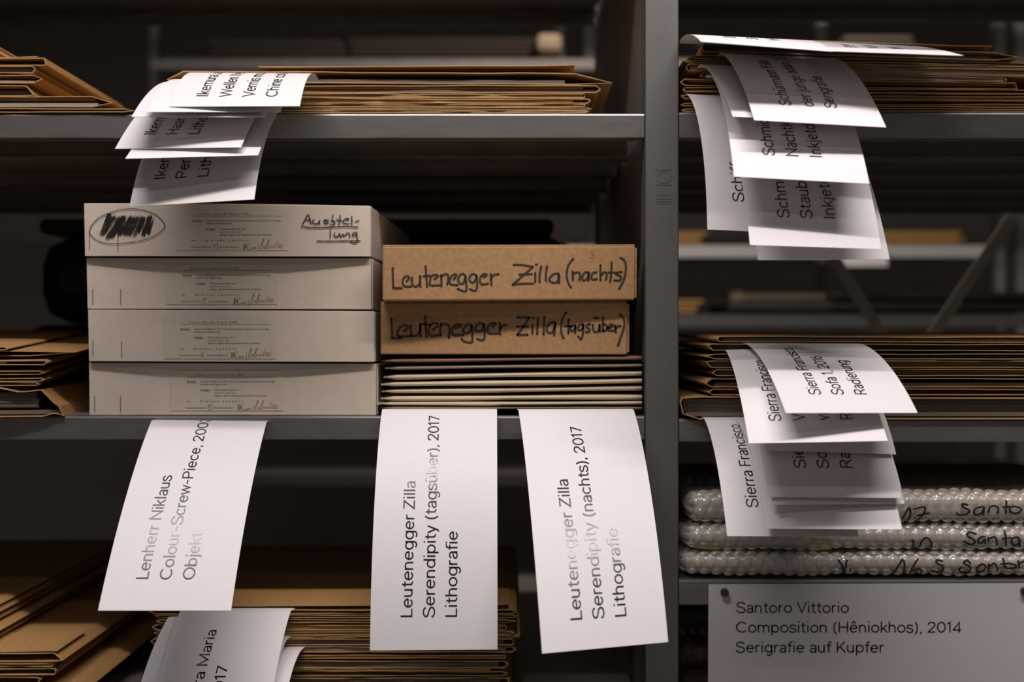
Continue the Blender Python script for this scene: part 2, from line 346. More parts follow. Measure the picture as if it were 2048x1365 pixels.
# ------------------------------------------------------------------ envelopes
ORD = ['topmost', 'second', 'third', 'fourth', 'fifth', 'sixth', 'seventh', 'eighth', 'ninth', 'tenth', 'eleventh', 'twelfth', 'thirteenth', 'fourteenth', 'fifteenth', 'sixteenth']
def envelope(label, group, xl, xr, yt, yb, tilt=0., li=12, ri=12, lt=.5, rt=.5, yf=0., dep=.33, yaw=0., fill=None, flap=None, rise=0., wob=.7, tk=.0006, seed=0, sheet=None):
    """open-ended kraft sleeve: xl/xr tips, yt/yb top/bottom at the left end (px); tilt adds px towards the right."""
    rnd = random.Random(seed*131+int(xl*7)+int(yt*13))
    W_ = xr-xl; ns = 14
    sl = lambda x: tilt*(x-xl)/W_
    ph = rnd.random()*6
    def wv(x, k): return wob*(math.sin(x*.011+ph+k)+.5*math.sin(x*.031+2*ph+k*2))
    pts = []
    a, b = xl+li, xr-ri
    for i in range(ns+1):
        x = a+(b-a)*i/ns; pts.append((x, yb+sl(x)+(wv(x, 0)*.35 if 0 < i < ns else 0)))
    pts.append((xr, yt+(yb-yt)*rt+sl(xr)))
    for i in range(ns+1):
        x = b+(a-b)*i/ns; pts.append((x, yt+sl(x)+(wv(x, 2)*.8 if 0 < i < ns else 0)))
    pts.append((xl, yt+(yb-yt)*lt+sl(xl)))
    n = len(pts)
    tp = tk/S
    inn = []
    cxm = (xl+xr)/2
    for i in range(n):
        p0, p1, p2 = pts[i-1], pts[i], pts[(i+1) % n]
        e1 = (p1[0]-p0[0], p1[1]-p0[1]); e2 = (p2[0]-p1[0], p2[1]-p1[1])
        l1 = math.hypot(*e1) or 1; l2 = math.hypot(*e2) or 1
        nx = e1[1]/l1+e2[1]/l2; ny = -(e1[0]/l1+e2[0]/l2); l = math.hypot(nx, ny) or 1
        c = max(.35, l/2)
        inn.append((p1[0]+nx/l*tp/c, p1[1]+ny/l*tp/c))
    piv = P(xr, yt, yf); cy, sy = math.cos(yaw), math.sin(yaw)
    def W3(p, y, t):                                        # t = 0 front .. 1 back
        v = P(p[0], p[1], 0); v.y = yf+y; v.z += rise*t
        dx, dy = v.x-piv.x, v.y-yf
        return Vector((piv.x+dx*cy-dy*sy, yf+dx*sy+dy*cy, v.z))
    jit = [rnd.uniform(-.0010, .0010) for _ in pts]
    base = W3(((xl+xr)/2, max(yb, yb+tilt)), dep/2, .5)
    e = thing('kraft_envelope', base, label, 'envelope', group)
    q = MB()
    ys = [0, .1, .4, 1]
    zm = yb
    O = [[W3(p, dep*t+(jit[i] if t == 0 else 0), t) for i, p in enumerate(pts)] for t in ys]
    I = [[W3(p, dep*t+(jit[i] if t == 0 else 0), t) for i, p in enumerate(inn)] for t in ys]
    q.rings(O, mi=0, flip=False)
    q.rings(I, mi=0, flip=True)
    q.rings([I[0], O[0]], mi=1, flip=False)
    q.f.append(tuple(range(len(q.v), len(q.v)+n))); q.v += O[-1]; q.m.append(0); q.sm.append(0)
    q.build('sleeve', ['kraft', 'kedge'], e)
    # contents: (left, right, top frac, bottom frac, material, set back)
    for (fx0, fx1, f0, f1, mt, back) in (fill or []):
        q = MB(); k = []
        hh = yb-yt-2*tp
        for X in (fx0, fx0+(fx1-fx0)*.33, fx0+(fx1-fx0)*.66, fx1):
            top = yt+tp+hh*f0+sl(X)+.3; bot = yt+tp+hh*f1+sl(X)-.3
            k.append([W3((X, bot), back, 0), W3((X, top), back, 0), W3((X, top), dep-.01, .97), W3((X, bot), dep-.01, .97)])
        q.rings(k, mi=0, cap0=True, cap1=True, flip=True)
        q.build('board', mt, e)
    if flap:                                               # (x0, x1, y0, y1) free sheet of the flap lying on top, px
        x0, x1, y0, y1 = flap; q = MB(); r1 = []
        for i in range(9):
            t = i/8; X = x0+(x1-x0)*t; Y = y0+(y1-y0)*t+wv(X, 4)*.5-(1.6 if i == 8 else 0)
            r1.append([W3((X, Y+1.3), .001, 0), W3((X, Y), .001, 0), W3((X, Y), .07, .3), W3((X, Y+1.3), .07, .3)])
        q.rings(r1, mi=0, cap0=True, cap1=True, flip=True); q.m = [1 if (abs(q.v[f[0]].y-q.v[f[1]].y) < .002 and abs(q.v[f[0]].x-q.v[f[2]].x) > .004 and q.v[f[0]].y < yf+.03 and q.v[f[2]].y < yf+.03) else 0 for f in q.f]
        q.build('flap', ['kraft', 'kedge'], e)
    if sheet:
        x0, x1, y0, y1 = sheet
        q = MB(); A = W3((x0, y0), .002, 0); B = W3((x1, y0), .002, 0)
        q.rings([[W3((x0, y1), .002, 0), W3((x0, y0), .002, 0), W3((x0, y0), dep-.02, .9), W3((x0, y1), dep-.02, .9)],
                 [W3((x1, y1), .002, 0), W3((x1, y0), .002, 0), W3((x1, y0), dep-.02, .9), W3((x1, y1), dep-.02, .9)]], cap0=True, cap1=True, flip=True)
        q.build('sheet', 'kraft', e)
    return e
def pile(where, group, rows, **kw):
    for i, r in enumerate(rows):
        r = dict(r); k = dict(kw); k.update(r); extra = k.pop('lab', None)
        lab = extra or ('kraft envelope %s in %s' % ('on top' if i == 0 else ORD[i]+' from the top', where))
        envelope(lab, group, seed=i+len(where), **k)
B = lambda a, b, c, d, m='board', s=.006: (a, b, c, d, m, s)
# top-left pile (left edge of the picture)
pile('the pile at the upper left edge', 'envelopes at the upper left edge', [
    dict(xl=-830, xr=-38, yt=66, yb=84, dep=.36),
    dict(xl=-800, xr=-12, yt=88, yb=113, fill=[B(-700, -60, .3, .9)]),
    dict(xl=-820, xr=94, yt=117, yb=132, ri=3, rt=.9, flap=(-500, 76, 117, 115), fill=[B(-700, 74, .5, .98, 'boardd')]),
    dict(xl=-790, xr=73, yt=133, yb=147.5, ri=7, rt=.35, fill=[B(-700, 66, .1, .98, 'board', .003)]),
    dict(xl=-810, xr=87, yt=151, yb=167, ri=18, rt=.42, fill=[B(-700, 70, .55, .97, 'boardl', .003), B(-700, 76, .1, .25, 'kraft', .003)]),
    dict(xl=-800, xr=70, yt=172, yb=193, ri=16, rt=.9, fill=[B(-700, 58, .22, .95, 'board', .01)]),
    dict(xl=-760, xr=228, yt=193.5, yb=215, ri=42, rt=.62, fill=[B(-700, 196, .60, .97, 'boardl', .002), B(-700, 190, .04, .32, 'kraft', .003)]),
    dict(xl=-800, xr=270, yt=218, yb=225.5, ri=20, fill=[B(-700, 220, .2, .8)]),
], yf=-.002, dep=.34, wob=.6)
# central pile on the upper shelf
pile('the pile below the fanned cards at upper centre', 'envelopes at upper centre', [
    dict(xl=332, xr=1225, yt=141.5, yb=164, tilt=5, li=34, ri=74, lt=.75, rt=.85, flap=(516, 1150, 132, 129.5), fill=[B(430, 1130, .55, .95, 'board', .004)],
         lab='kraft envelope with raised flap on top of the pile at upper centre'),
    dict(xl=308, xr=1202, yt=170.5, yb=185, li=20, ri=9, lt=.4, rt=.5, fill=[B(340, 1166, .08, .42, 'kraft', .003), B(340, 1195, .5, .95, 'board', .003)]),
    dict(xl=318, xr=1171, yt=187, yb=195.5, li=10, ri=2, fill=[B(330, 1166, .1, .9, 'kraft', .001)]),
    dict(xl=322, xr=1182, yt=197, yb=206.5, li=10, ri=7, rt=.3, fill=[B(340, 1146, .1, .9, 'kedge', .002)]),
    dict(xl=326, xr=1171, yt=208, yb=213.5, li=6, ri=3, fill=[B(350, 1160, .1, .9, 'kraft', .002)]),
    dict(xl=318, xr=1184, yt=215, yb=220, li=8, ri=10, rt=.4, fill=[B(350, 1150, .1, .9, 'kraft', .002)]),
    dict(xl=322, xr=1178, yt=221, yb=225.7, li=8, ri=8, fill=[B(350, 1150, .1, .9, 'kraft', .002)]),
], yf=.001, dep=.325)
# left pile beside the white boxes
YB = math.radians(9)
pile('the pile left of the white boxes', 'envelopes left of the white boxes', [
    dict(xl=-760, xr=22, yt=694, yb=701, ri=10, fill=[B(-700, 0, .2, .8, 'kraft')]),
    dict(xl=-800, xr=140, yt=702.5, yb=713, ri=90, rt=.3, yf=.012, lab='bulging kraft envelope, second from the top left of the white boxes'),
    dict(xl=-790, xr=97, yt=721, yb=730.5, ri=6, rt=.45, fill=[B(-700, 18, .2, .8, 'kraft', .002)]),
    dict(xl=-810, xr=93, yt=742, yb=749.5, ri=12, fill=[B(-700, 60, .2, .5, 'kraft')]),
    dict(xl=-800, xr=92, yt=756.5, yb=763.5, ri=8, fill=[B(-700, 70, .2, .8, 'board')]),
    dict(xl=-780, xr=85, yt=765, yb=771.5, ri=10, fill=[B(-700, 60, .2, .8, 'boardd')]),
], yaw=YB, dep=.34, rise=.018, yf=-.003)
# thick bottom envelope of that pile, with its page block
def thick_envelope(prof, label, group, pages, yf, dep, yaw, px, name='kraft_envelope'):
    piv = P(px, 800, yf); c, s = math.cos(yaw), math.sin(yaw)
    def W3(p, y):
        v = P(p[0], p[1], 0); dx, dy = v.x-piv.x, y
        return Vector((piv.x+dx*c-dy*s, yf+dx*s+dy*c, v.z))
    lo = max(p[1] for p in prof)
    e = thing(name, W3(((prof[0][0]+px)/2, lo), dep/2), label, 'envelope', group)
    q = MB(); n = len(prof); out = [];
    for i in range(n):
        p0, p1, p2 = prof[max(i-1, 0)], prof[i], prof[min(i+1, n-1)]
        dx, dy = p2[0]-p0[0], p2[1]-p0[1]; l = math.hypot(dx, dy) or 1
        out.append((p1[0]+dy/l*1.7, p1[1]-dx/l*1.7))
    ring = prof+out[::-1]
    q.rings([[W3(p, 0) for p in ring], [W3(p, dep*.3) for p in ring], [W3(p, dep) for p in ring]], cap0=False, cap1=True, flip=False)
    k = len(q.v)
    q.v += [W3(p, -.0001) for p in ring]
    for i in range(n-1): q.f.append((k+i, k+i+1, k+2*n-2-i, k+2*n-1-i)); q.m.append(1); q.sm.append(0)
    q.build('sleeve', ['kraft', 'kedge'], e)
    rnd = random.Random(3)
    for nm, x0, x1, y0, y1, cnt, mt in pages:
        q = MB(); h = (y1-y0)/cnt
        for i in range(cnt):
            r = rnd.uniform(-5, 5)*.6; g = rnd.uniform(0, .0012)
            a = [(x0, y0+i*h+h*.92), (x0, y0+i*h), (x1+r, y0+i*h), (x1+r, y0+i*h+h*.92)]
            q.rings([[W3(p, .006+g) for p in a], [W3(p, dep-.01) for p in a]], cap0=True, cap1=True)
        o = q.build(nm, mt, e)
        if cnt > 1: o['kind'] = 'stuff'
    return e
thick_envelope([(-760, 773), (-300, 776), (0, 774), (44, 784), (58, 784), (88, 780.5), (112, 806), (121, 813), (129.5, 831.5), (118, 826), (108, 826), (92, 831.2), (-760, 831.2)],
    'thick kraft envelope with a block of pages, lowest left of the white boxes', 'envelopes left of the white boxes',
    [('page_block', -700, 78, 785.5, 816, 12, 'board'), ('board', -700, 124, 820.5, 829, 1, 'board')], -.004, .34, YB, 129)
# bottom-left pile
pile('the pile at the lower left corner', 'envelopes at the lower left corner', [
    dict(xl=-860, xr=-55, yt=1232, yb=1243, dep=.4), dict(xl=-850, xr=-50, yt=1245, yb=1256, dep=.4), dict(xl=-870, xr=-52, yt=1259, yb=1271, dep=.4),
    dict(xl=-840, xr=-34, yt=1274, yb=1288, dep=.4), dict(xl=-850, xr=-40, yt=1291, yb=1301, dep=.4),
    dict(xl=-800, xr=128, yt=1307, yb=1324, ri=19, rt=.85, tilt=-1, flap=(-700, 116, 1306, 1303), lab='kraft envelope with folded edge showing its lit top in the lower left corner'),
    dict(xl=-790, xr=108, yt=1326, yb=1334, ri=3, fill=[B(-700, 104, .15, .85, 'kraft', .001)]),
    dict(xl=-800, xr=113, yt=1337, yb=1350, ri=3, rt=.4, fill=[B(-700, 100, .5, .97, 'boardd', .004)]),
    dict(xl=-790, xr=84, yt=1354, yb=1368, ri=10, rt=.3, fill=[B(-700, 60, .3, .9, 'boardd', .004)]),
    dict(xl=-810, xr=168, yt=1370, yb=1400, ri=24, fill=[B(-700, 120, .2, .9, 'board')]),
    dict(xl=-800, xr=110, yt=1403, yb=1434, ri=24, fill=[B(-700, 80, .2, .9, 'board')]),
], dep=.45, yf=-.002)
# bottom-centre pile
rows = []
for i, (xr, yt, yb, li, xl, fl) in enumerate([
        (1033, 1221.5, 1230, 8, 296, None), (1034, 1231.5, 1238, 8, 306, None), (1033, 1241, 1248, 22, 310, None), (1014, 1252, 1263, 4, 302, 'kraft'),
        (1029, 1265, 1271.5, 10, 305, 'kraft'), (1040, 1273, 1277.5, 4, 320, 'kraft'), (1028, 1279.5, 1293, 3, 299, 'board'), (1032, 1296, 1307, 8, 310, 'boardl'),
        (1012, 1313, 1319, 2, 300, 'kraft'), (1017, 1324, 1338.5, 9, 306, 'board'), (982, 1340, 1344, 2, 312, 'kraft'), (1015, 1345, 1354.5, 10, 300, 'boardd'),
        (1020, 1358, 1370, 8, 306, 'board'), (1010, 1373, 1388, 8, 300, 'board'), (1024, 1391, 1412, 8, 305, 'board'), (1012, 1415, 1435, 8, 300, 'board')]):
    d = dict(xl=xl, xr=xr, yt=yt, yb=yb, ri=li, li=10, lt=.4)
    if fl: d['fill'] = [B(xl+20, xr-(20 if fl != 'kraft' else 8), .15, .9, fl, .002)]
    if i == 0: d['flap'] = (340, 1017, 1214, 1212)
    rows.append(d)
pile('the pile at the lower centre', 'envelopes at the lower centre', rows, dep=.33, yf=.002)
# right bay, upper pile (slopes down to the right)
pile('the pile on the upper right shelf', 'envelopes on the upper right shelf', [
    dict(xl=1403, xr=2039, yt=87, yb=103, tilt=19, li=4, ri=48, lt=.5, rt=.55, flap=(1440, 1986, 73, 93), yf=.0,
         fill=[B(1440, 2015, .55, .95, 'boardl', .006), B(1430, 1990, .15, .5, 'board', .008)], lab='kraft envelope with raised flap on top of the upper right pile'),
    dict(xl=1378, xr=2320, yt=108, yb=115.5, tilt=22, li=22, ri=30, lt=.75, fill=[B(1402, 2290, .2, .8, 'board', .003)]),
    dict(xl=1366, xr=2150, yt=118.5, yb=123, tilt=16, li=8, ri=10, fill=[B(1380, 2100, .2, .8, 'kraft', .002)]),
    dict(xl=1372, xr=2260, yt=126, yb=140, tilt=16, li=6, ri=30, fill=[B(1382, 2180, .1, .9, 'boardl', .002)]),
    dict(xl=1400, xr=2017, yt=143, yb=152, tilt=11, li=9, ri=5, lt=.7, fill=[B(1412, 2010, .15, .95, 'boardl', .001)]),
    dict(xl=1361, xr=2039, yt=156, yb=170, tilt=8, li=9, ri=6, rt=.85, fill=[B(1380, 2020, .1, .3, 'kraft', .004)]),
    dict(xl=1366, xr=2200, yt=173, yb=182, tilt=7, li=6, fill=[B(1380, 2100, .5, .9, 'kraft', .002)]),
    dict(xl=1362, xr=2260, yt=188, yb=197, tilt=5, li=10, lt=.2, fill=[B(1375, 2100, .2, .8, 'kraft', .002)]),
    dict(xl=1361, xr=2230, yt=205, yb=211, tilt=3, li=10, fill=[B(1375, 2100, .2, .8, 'kraft', .002)]),
    dict(xl=1363, xr=2240, yt=216, yb=222.5, tilt=0, li=8, fill=[B(1375, 2100, .2, .8, 'kraft', .002)]),
], dep=.33, yf=.003, wob=.8)
# right bay, middle pile
pile('the pile on the middle right shelf', 'envelopes on the middle right shelf', [
    dict(xl=1434, xr=2330, yt=673, yb=684, tilt=2, li=6, lt=.55, rise=.006, fill=[B(1448, 2290, .25, .95, 'board', .003)]),
    dict(xl=1416, xr=2300, yt=688, yb=701.5, tilt=1, li=11, lt=.25, rise=.004, fill=[B(1430, 2280, .1, .9, 'boardd', .006)]),
    dict(xl=1411, xr=2340, yt=708, yb=719, tilt=0, li=22, lt=.5, rise=.003, fill=[B(1440, 2280, .3, .9, 'boardd', .006)]),
    dict(xl=1413, xr=2320, yt=722, yb=736, tilt=0, li=10, lt=.2, rise=.003, fill=[B(1425, 2280, .15, .9, 'board', .006)]),
    dict(xl=1425, xr=2320, yt=739, yb=752.5, tilt=0, li=10, lt=.5, rise=.002, fill=[B(1438, 2280, .1, .9, 'board', .006)]),
    dict(xl=1411, xr=2330, yt=757.5, yb=775, tilt=0, li=13, lt=.55, rise=.002, fill=[B(1432, 2280, .5, .95, 'board', .004)]),
    dict(xl=1416, xr=2310, yt=778.5, yb=791, tilt=0, li=12, lt=.5, fill=[B(1440, 2280, .2, .9, 'boardd', .006)]),
], dep=.33, yf=.002)
thick_envelope([(2330, 836.5), (1700, 836.8), (1408, 837), (1398, 837.4), (1385, 833), (1366, 827), (1360.5, 804), (1364, 797), (1400, 795), (1700, 797), (2330, 798)],
    'thick kraft envelope holding a block of pages at the bottom of the middle right pile', 'envelopes on the middle right shelf',
    [('page_block', 1367, 2300, 799, 824, 10, 'board'), ('board', 1372, 2300, 825, 834, 1, 'board')], -.004, .33, 0, 1845)

# ------------------------------------------------------------------ padded cream envelopes under the cartons
def padded(label, xl, yl, yr, th, mt, mat_edge=None, yf=0.):
    xr = 1284; n = 26
    e = thing('padded_envelope', P((xl+xr)/2, yl+th/2+3, yf+.16), label, 'padded envelope', 'padded envelopes under the brown cartons')
    q = MB(); R_ = []
    for i in range(n+1):
        t = i/n; x = xl+(xr-xl)*t; yc = yl+(yr-yl)*t+.5*math.sin(t*7+yl)
        h = th/2*(min(1, t*26+.2)**.5)*(1+.12*math.sin(t*9+yl))
        h = max(h, .8); ring = []
        c = P(x, yc, 0)
        for k in range(9):                                  # rounded nose
            a = -math.pi/2+math.pi*k/8
            ring.append(Vector((c.x, yf+.004-math.cos(a)*.004, c.z+math.sin(a)*h*S)))
        hb = h*1.25
        ring.append(Vector((c.x, yf+.03, c.z+hb*S))); ring.append(Vector((c.x, yf+.26, c.z+h*S)))
        ring.append(Vector((c.x, yf+.26, c.z-h*S))); ring.append(Vector((c.x, yf+.03, c.z-h*S)))
        R_.append(ring)
    q.rings(R_, smooth=1, cap0=True, cap1=True, flip=True)
    q.build('padded_body', mt, e)
    q = MB()                                                # crimped side seam
    c = P(xl, yl, 0)
    q.box((c.x-.0035, yf+.004, c.z-.0006), (c.x+.001, yf+.26, c.z+.0006)); q.build('side_seam', mt, e)
    return e
for i, (xl, yl, yr, th, mt, lb) in enumerate([
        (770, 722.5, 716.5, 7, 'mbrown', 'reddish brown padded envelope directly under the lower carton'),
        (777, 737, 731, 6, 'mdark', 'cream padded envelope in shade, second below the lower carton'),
        (774, 755, 747, 9.5, 'cream', 'cream padded envelope, third below the lower carton'),
        (769, 770, 763, 9, 'cream', 'cream padded envelope, fourth below the lower carton'),
        (770, 784, 777.5, 8.5, 'cream', 'cream padded envelope, fifth below the lower carton'),
        (768, 798, 795, 9, 'cream', 'cream padded envelope, sixth below the lower carton'),
        (762, 808.5, 807, 7, 'cream', 'cream padded envelope, second from the bottom of its pile'),
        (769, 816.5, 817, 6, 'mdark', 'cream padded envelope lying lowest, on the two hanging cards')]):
    padded(lb, xl, yl, yr, th, mt, yf=random.uniform(-.001, .002))

# ------------------------------------------------------------------ white boxes
LBL = [(',Color–Screw–Piece I/00„', 47, 10.3, 6.3, 1.42, 1), ('Multiple:', 33, 23.3, 4.7, .95, 1), ('Schaumstoff-Element, PVC-Hartschaumplatten, Schraube mit Unterlag-', 60, 23.3, 4.7, .95, 0),
       ('Scheibe und Flügelmutter', 60, 28.7, 4.7, .95, 0), ('Auflage:', 59.5, 40, 4.7, .95, 1), ('20 Exemplare (arab. Nr.)', 87.5, 40, 4.7, .95, 0), ('und 3 é.a. (röm. Nr.)', 87.5, 46, 4.7, .95, 0),
       ('signiert, datiert und bezeichnet auf der Innenseite', 87.5, 51.6, 4.7, .95, 0), ('von', 31, 63, 4.7, .95, 0), ('Niklaus Lenherr', 58.7, 63, 5.6, 1.75, 1),
       ('Schachtel-Nummer:', 30, 76, 4.7, .95, 0), ('Schachtel-Signatur:', 85.8, 76, 4.7, .95, 0)]
LW = [102, 19, 150, 53, 19, 52, 43, 104, 8, 86, 41.5, 41]
SIG = [[(890,290),(885,410)],[(903,285),(903,410),(930,300),(945,380)],[(950,290),(948,390)],[(960,265),(963,273)],[(1010,275),(960,380),(990,415),(1050,370),(1060,410),(1090,370),(1100,400),(1135,360),(1135,390)],
       [(1190,290),(1195,298)],[(1195,330),(1190,430)],[(1235,370),(1300,225),(1290,205),(1235,370),(1260,395),(1310,330),(1320,390),(1350,350),(1410,230),(1400,208),(1345,370),(1385,380),(1400,330),(1430,370),(1460,330),(1480,370),(1500,340),(1520,360)],
       [(1585,235),(1548,300),(1535,385)],[(1600,290),(1575,330),(1590,365),(1620,345),(1620,300),(1600,290)],[(1665,305),(1635,345),(1650,380),(1685,360),(1685,315),(1665,305)]]
NUM = {'13': [[(0,5),(3.5,0),(3,9)],[(6,0),(10,0),(8,4),(11,6),(9,9),(5,9)]], '5': [[(6,0),(1,1),(0,4),(4,5),(4,9),(-1,9)],[(2,0),(8,-1)]],
       '6': [[(5,-1),(1,4),(1,8),(5,8),(5,5),(1,6)]], '15': [[(0,3),(3,0),(2,9)],[(8,0),(5,0),(5,4),(9,5),(8,9),(4,9)],[(7,0),(11,0)]]}
def zs(strokes, ox, oy, sc): return [[(ox+x/sc, oy+y/sc) for x, y in st] for st in strokes]
def white_box(label, TL, TR, BR, BL, bulge, lab, num, staples, yf, side_yaw, nx, lw=1):
    base = P((TL[0]+TR[0])/2, BL[1], .15)
    e = thing('white_box', base, label, 'box', 'stack of flat white boxes')
    def front(px):
        t = (px-TL[0])/(TR[0]-TL[0]); t = min(1, max(0, t))
        return yf-bulge*math.sin(math.pi*t)
    def pos(px, py, off=0.): return P(px, py, front(px)-off)
    n = 48; fr, bk = [], []
    pr = []
    for i in range(n+1):
        t = i/n; xt = TL[0]+(TR[0]-TL[0])*t; xb = BL[0]+(BR[0]-BL[0])*t
        yt = TL[1]+(TR[1]-TL[1])*t+(2.0*math.sin(math.pi*t) if False else 0); yb = BL[1]+(BR[1]-BL[1])*t
        a, b = pos(xb, yb-.8), pos(xt, yt+.8); a.y += .0004; b.y += .0004
        th = Vector((0, .0026, 0))
        rd = Vector((0, .0007, 0))
        pr.append([P(xb, yb, front(xb)) + Vector((0, .0012, 0)), a, b, P(xt, yt, front(xt)) + Vector((0, .0012, 0)), P(xt, yt, 0)+Vector((0, front(xt)+.0032, 0)), P(xb, yb, 0)+Vector((0, front(xb)+.0032, 0))])
    q = MB(); q.rings(pr, smooth=0, flip=True)
    k = len(pr[0]); q.f.append(tuple(range(k))[::1]); q.m.append(1); q.sm.append(0)
    q.f.append(tuple(range(n*k+k-1, n*k-1, -1))); q.m.append(1); q.sm.append(0)
    q.build('front_panel', ['wbox', 'corr'], e)
    # body behind the panel
    q = MB(); sy = math.tan(side_yaw); dd = .30
    y0 = yf+.0034
    a0, a1, b1, b0 = P(BL[0]+1.5, BL[1]-.5, 0), P(BR[0]+2.5, BR[1]-.5, 0), P(TR[0]+2.5, TR[1]+1, 0), P(TL[0]+1.5, TL[1]+1, 0)
    f = [Vector((v.x, y0, v.z)) for v in (a0, a1, b1, b0)]
    g = [Vector((v.x+sy*dd, y0+dd, v.z)) for v in (a0, a1, b1, b0)]
    q.rings([f, g], cap0=True, cap1=True, flip=True); q.build('box_body', 'wside', e, bevel=.0008)
    # label sticker
    x0, y0_, x1, y1_ = lab
    q = MB(); R_ = []
    for i in range(41):
        x = x0+(x1-x0)*i/40; R_.append([pos(x, y1_, .00004), pos(x, y0_, .00004)])
    q.rings(R_, closed=False, flip=True); st = q.build('label_sticker', 'label', e)
    parts = []
    for (tx, lx, ly, sz, sp, bold), wd in zip(LBL, LW):
        v, fc = text2d(tx, 1., sp, .012 if bold else .004); mxx = max(p[0] for p in v)
        parts.append(([(x0+lx+x/mxx*wd, y0_+ly-y*sz*1.05) for x, y in v], fc))
    parts.append(strokes2d([[(x0+33+i*8.95, y0_+12.6) for i in range(21)]], .7, True))
    parts.append(strokes2d([[(x0+33, y0_+24.5), (x0+52, y0_+24.5)]], .5, True)); parts.append(strokes2d([[(x0+59.5, y0_+41.2), (x0+78, y0_+41.2)]], .5, True))
    mapped('printed_text', *join2d(parts), lambda a, b: pos(a, b, .0001), 'labelk', st)
    sg = zs(SIG, x0+48.5+nx, y0_+39.5, 10.24)
    nm = [[(x0+73.5+x, y0_+68.5+y*1.02) for x, y in s_] for s_ in NUM[num]]
    mapped('signature', *strokes2d(sg, .95), lambda a, b: pos(a, b, .00015), 'pen', st); mapped('box_number', *strokes2d(nm, .95), lambda a, b: pos(a, b, .00015), 'pen', st)
    for (sx, ya, yb) in staples:
        q = MB(); A = pos(sx, yb, .0004); Bv = pos(sx, ya, .0004); r = .0002
        q.box((A.x-r, A.y-r, A.z), (A.x+r, A.y+r, Bv.z)); q.box((A.x-r, A.y-r, Bv.z), (A.x+r, A.y+.0012, Bv.z+.0006)); q.box((A.x-r, A.y-r, A.z-.0006), (A.x+r, A.y+.0012, A.z))
        q.build('staple', 'wire', e)
    return e, pos
w1, pos1 = white_box('top white box with black scribble in an oval and the word Ausstellung', (168, 407), (740, 412), (740, 513.5), (170, 512.5), .007, (352, 420, 577, 501), '13', [(179, 468, 497), (235.5, 471, 500)], -.003, .03, 0)
white_box('second white box from the top, its label marked 5', (173, 516), (742, 516.5), (742, 619), (175, 618), .001, (332, 529, 555, 609), '5', [(185.5, 580, 609), (241, 580, 609)], .002, .006, 1)
white_box('third white box from the top, its label marked 6', (176, 620), (748, 623), (748, 724.5), (178, 723), .006, (328, 637, 552, 718), '6', [(185.5, 682, 712), (243, 685, 715)], -.002, .005, 0)
white_box('lowest white box standing on the shelf, its label marked 15', (178, 726), (752, 728), (752, 831), (179, 831), .001, (341, 742, 567, 822), '15', [(189, 794, 823), (241, 794, 823)], .003, .005, 0)
AUS = [[(345,270),(280,400),(205,525)],[(380,270),(410,400),(440,515)],[(300,415),(420,410)],[(520,400),(480,450),(520,510),(580,520),(640,480),(680,420)],[(660,440),(665,500),(690,520)],
       [(915,420),(820,410),(790,430),(890,460),(900,500),(790,510)],[(1060,430),(985,425),(1080,470),(1080,530),(1020,550),(960,530)],[(1035,270),(1028,355)],[(1230,285),(1225,400),(1200,550)],[(1130,410),(1280,425)],
       [(1400,410),(1475,385),(1400,370),(1320,430),(1320,490),(1400,515),(1480,520)],[(1550,305),(1555,420),(1550,545)],[(1650,455),(1750,430)],[(175,600),(220,590),(400,620),(800,620),(1300,595),(1720,605)],
       [(970,680),(965,905)],[(1090,770),(1070,830),(1110,870),(1170,860),(1215,780)],[(1215,780),(1250,870),(1310,800),(1340,850),(1420,780),(1480,780),(1495,880)],
       [(1685,745),(1600,770),(1560,820),(1600,850),(1690,810)],[(1690,760),(1695,900),(1700,1000),(1650,1040),(1560,1020),(1510,990)],[(605,980),(800,990),(1300,985),(1780,983)]]
mapped('handwriting', *strokes2d(zs(AUS, 590, 410, 13.653), 2.15), lambda a, b: pos1(a, b, .0005), 'marker', w1)
OV = [(105,430),(130,350),(220,260),(350,200),(500,163),(680,165),(850,220),(940,300),(963,350),(930,410),(820,480),(650,530),(450,555),(290,550),(180,510),(120,450),(104,415)]
ZT = [320,370,410,460,490,540,580,630,670,710,740,790,840]; ZTy = [225,240,240,250,240,245,240,240,245,250,255,240,270]
ZB = [220,250,290,345,400,430,490,540,600,640,700,750,780]; ZBy = [455,460,500,485,440,460,460,465,475,440,465,430,435]
zz = []
for a, b, c, d in zip(ZT, ZTy, ZB, ZBy): zz += [(a, b), (c, d)]
mapped('scribble', *join2d([strokes2d(zs([OV], 160, 390, 5.6875), 1.5), strokes2d(zs([zz, [(x+24, y+6*math.sin(x)) for x, y in zz[:-2]]], 160, 390, 5.6875), 5.0, True)]), lambda a, b: pos1(a, b, .0005), 'marker', w1)

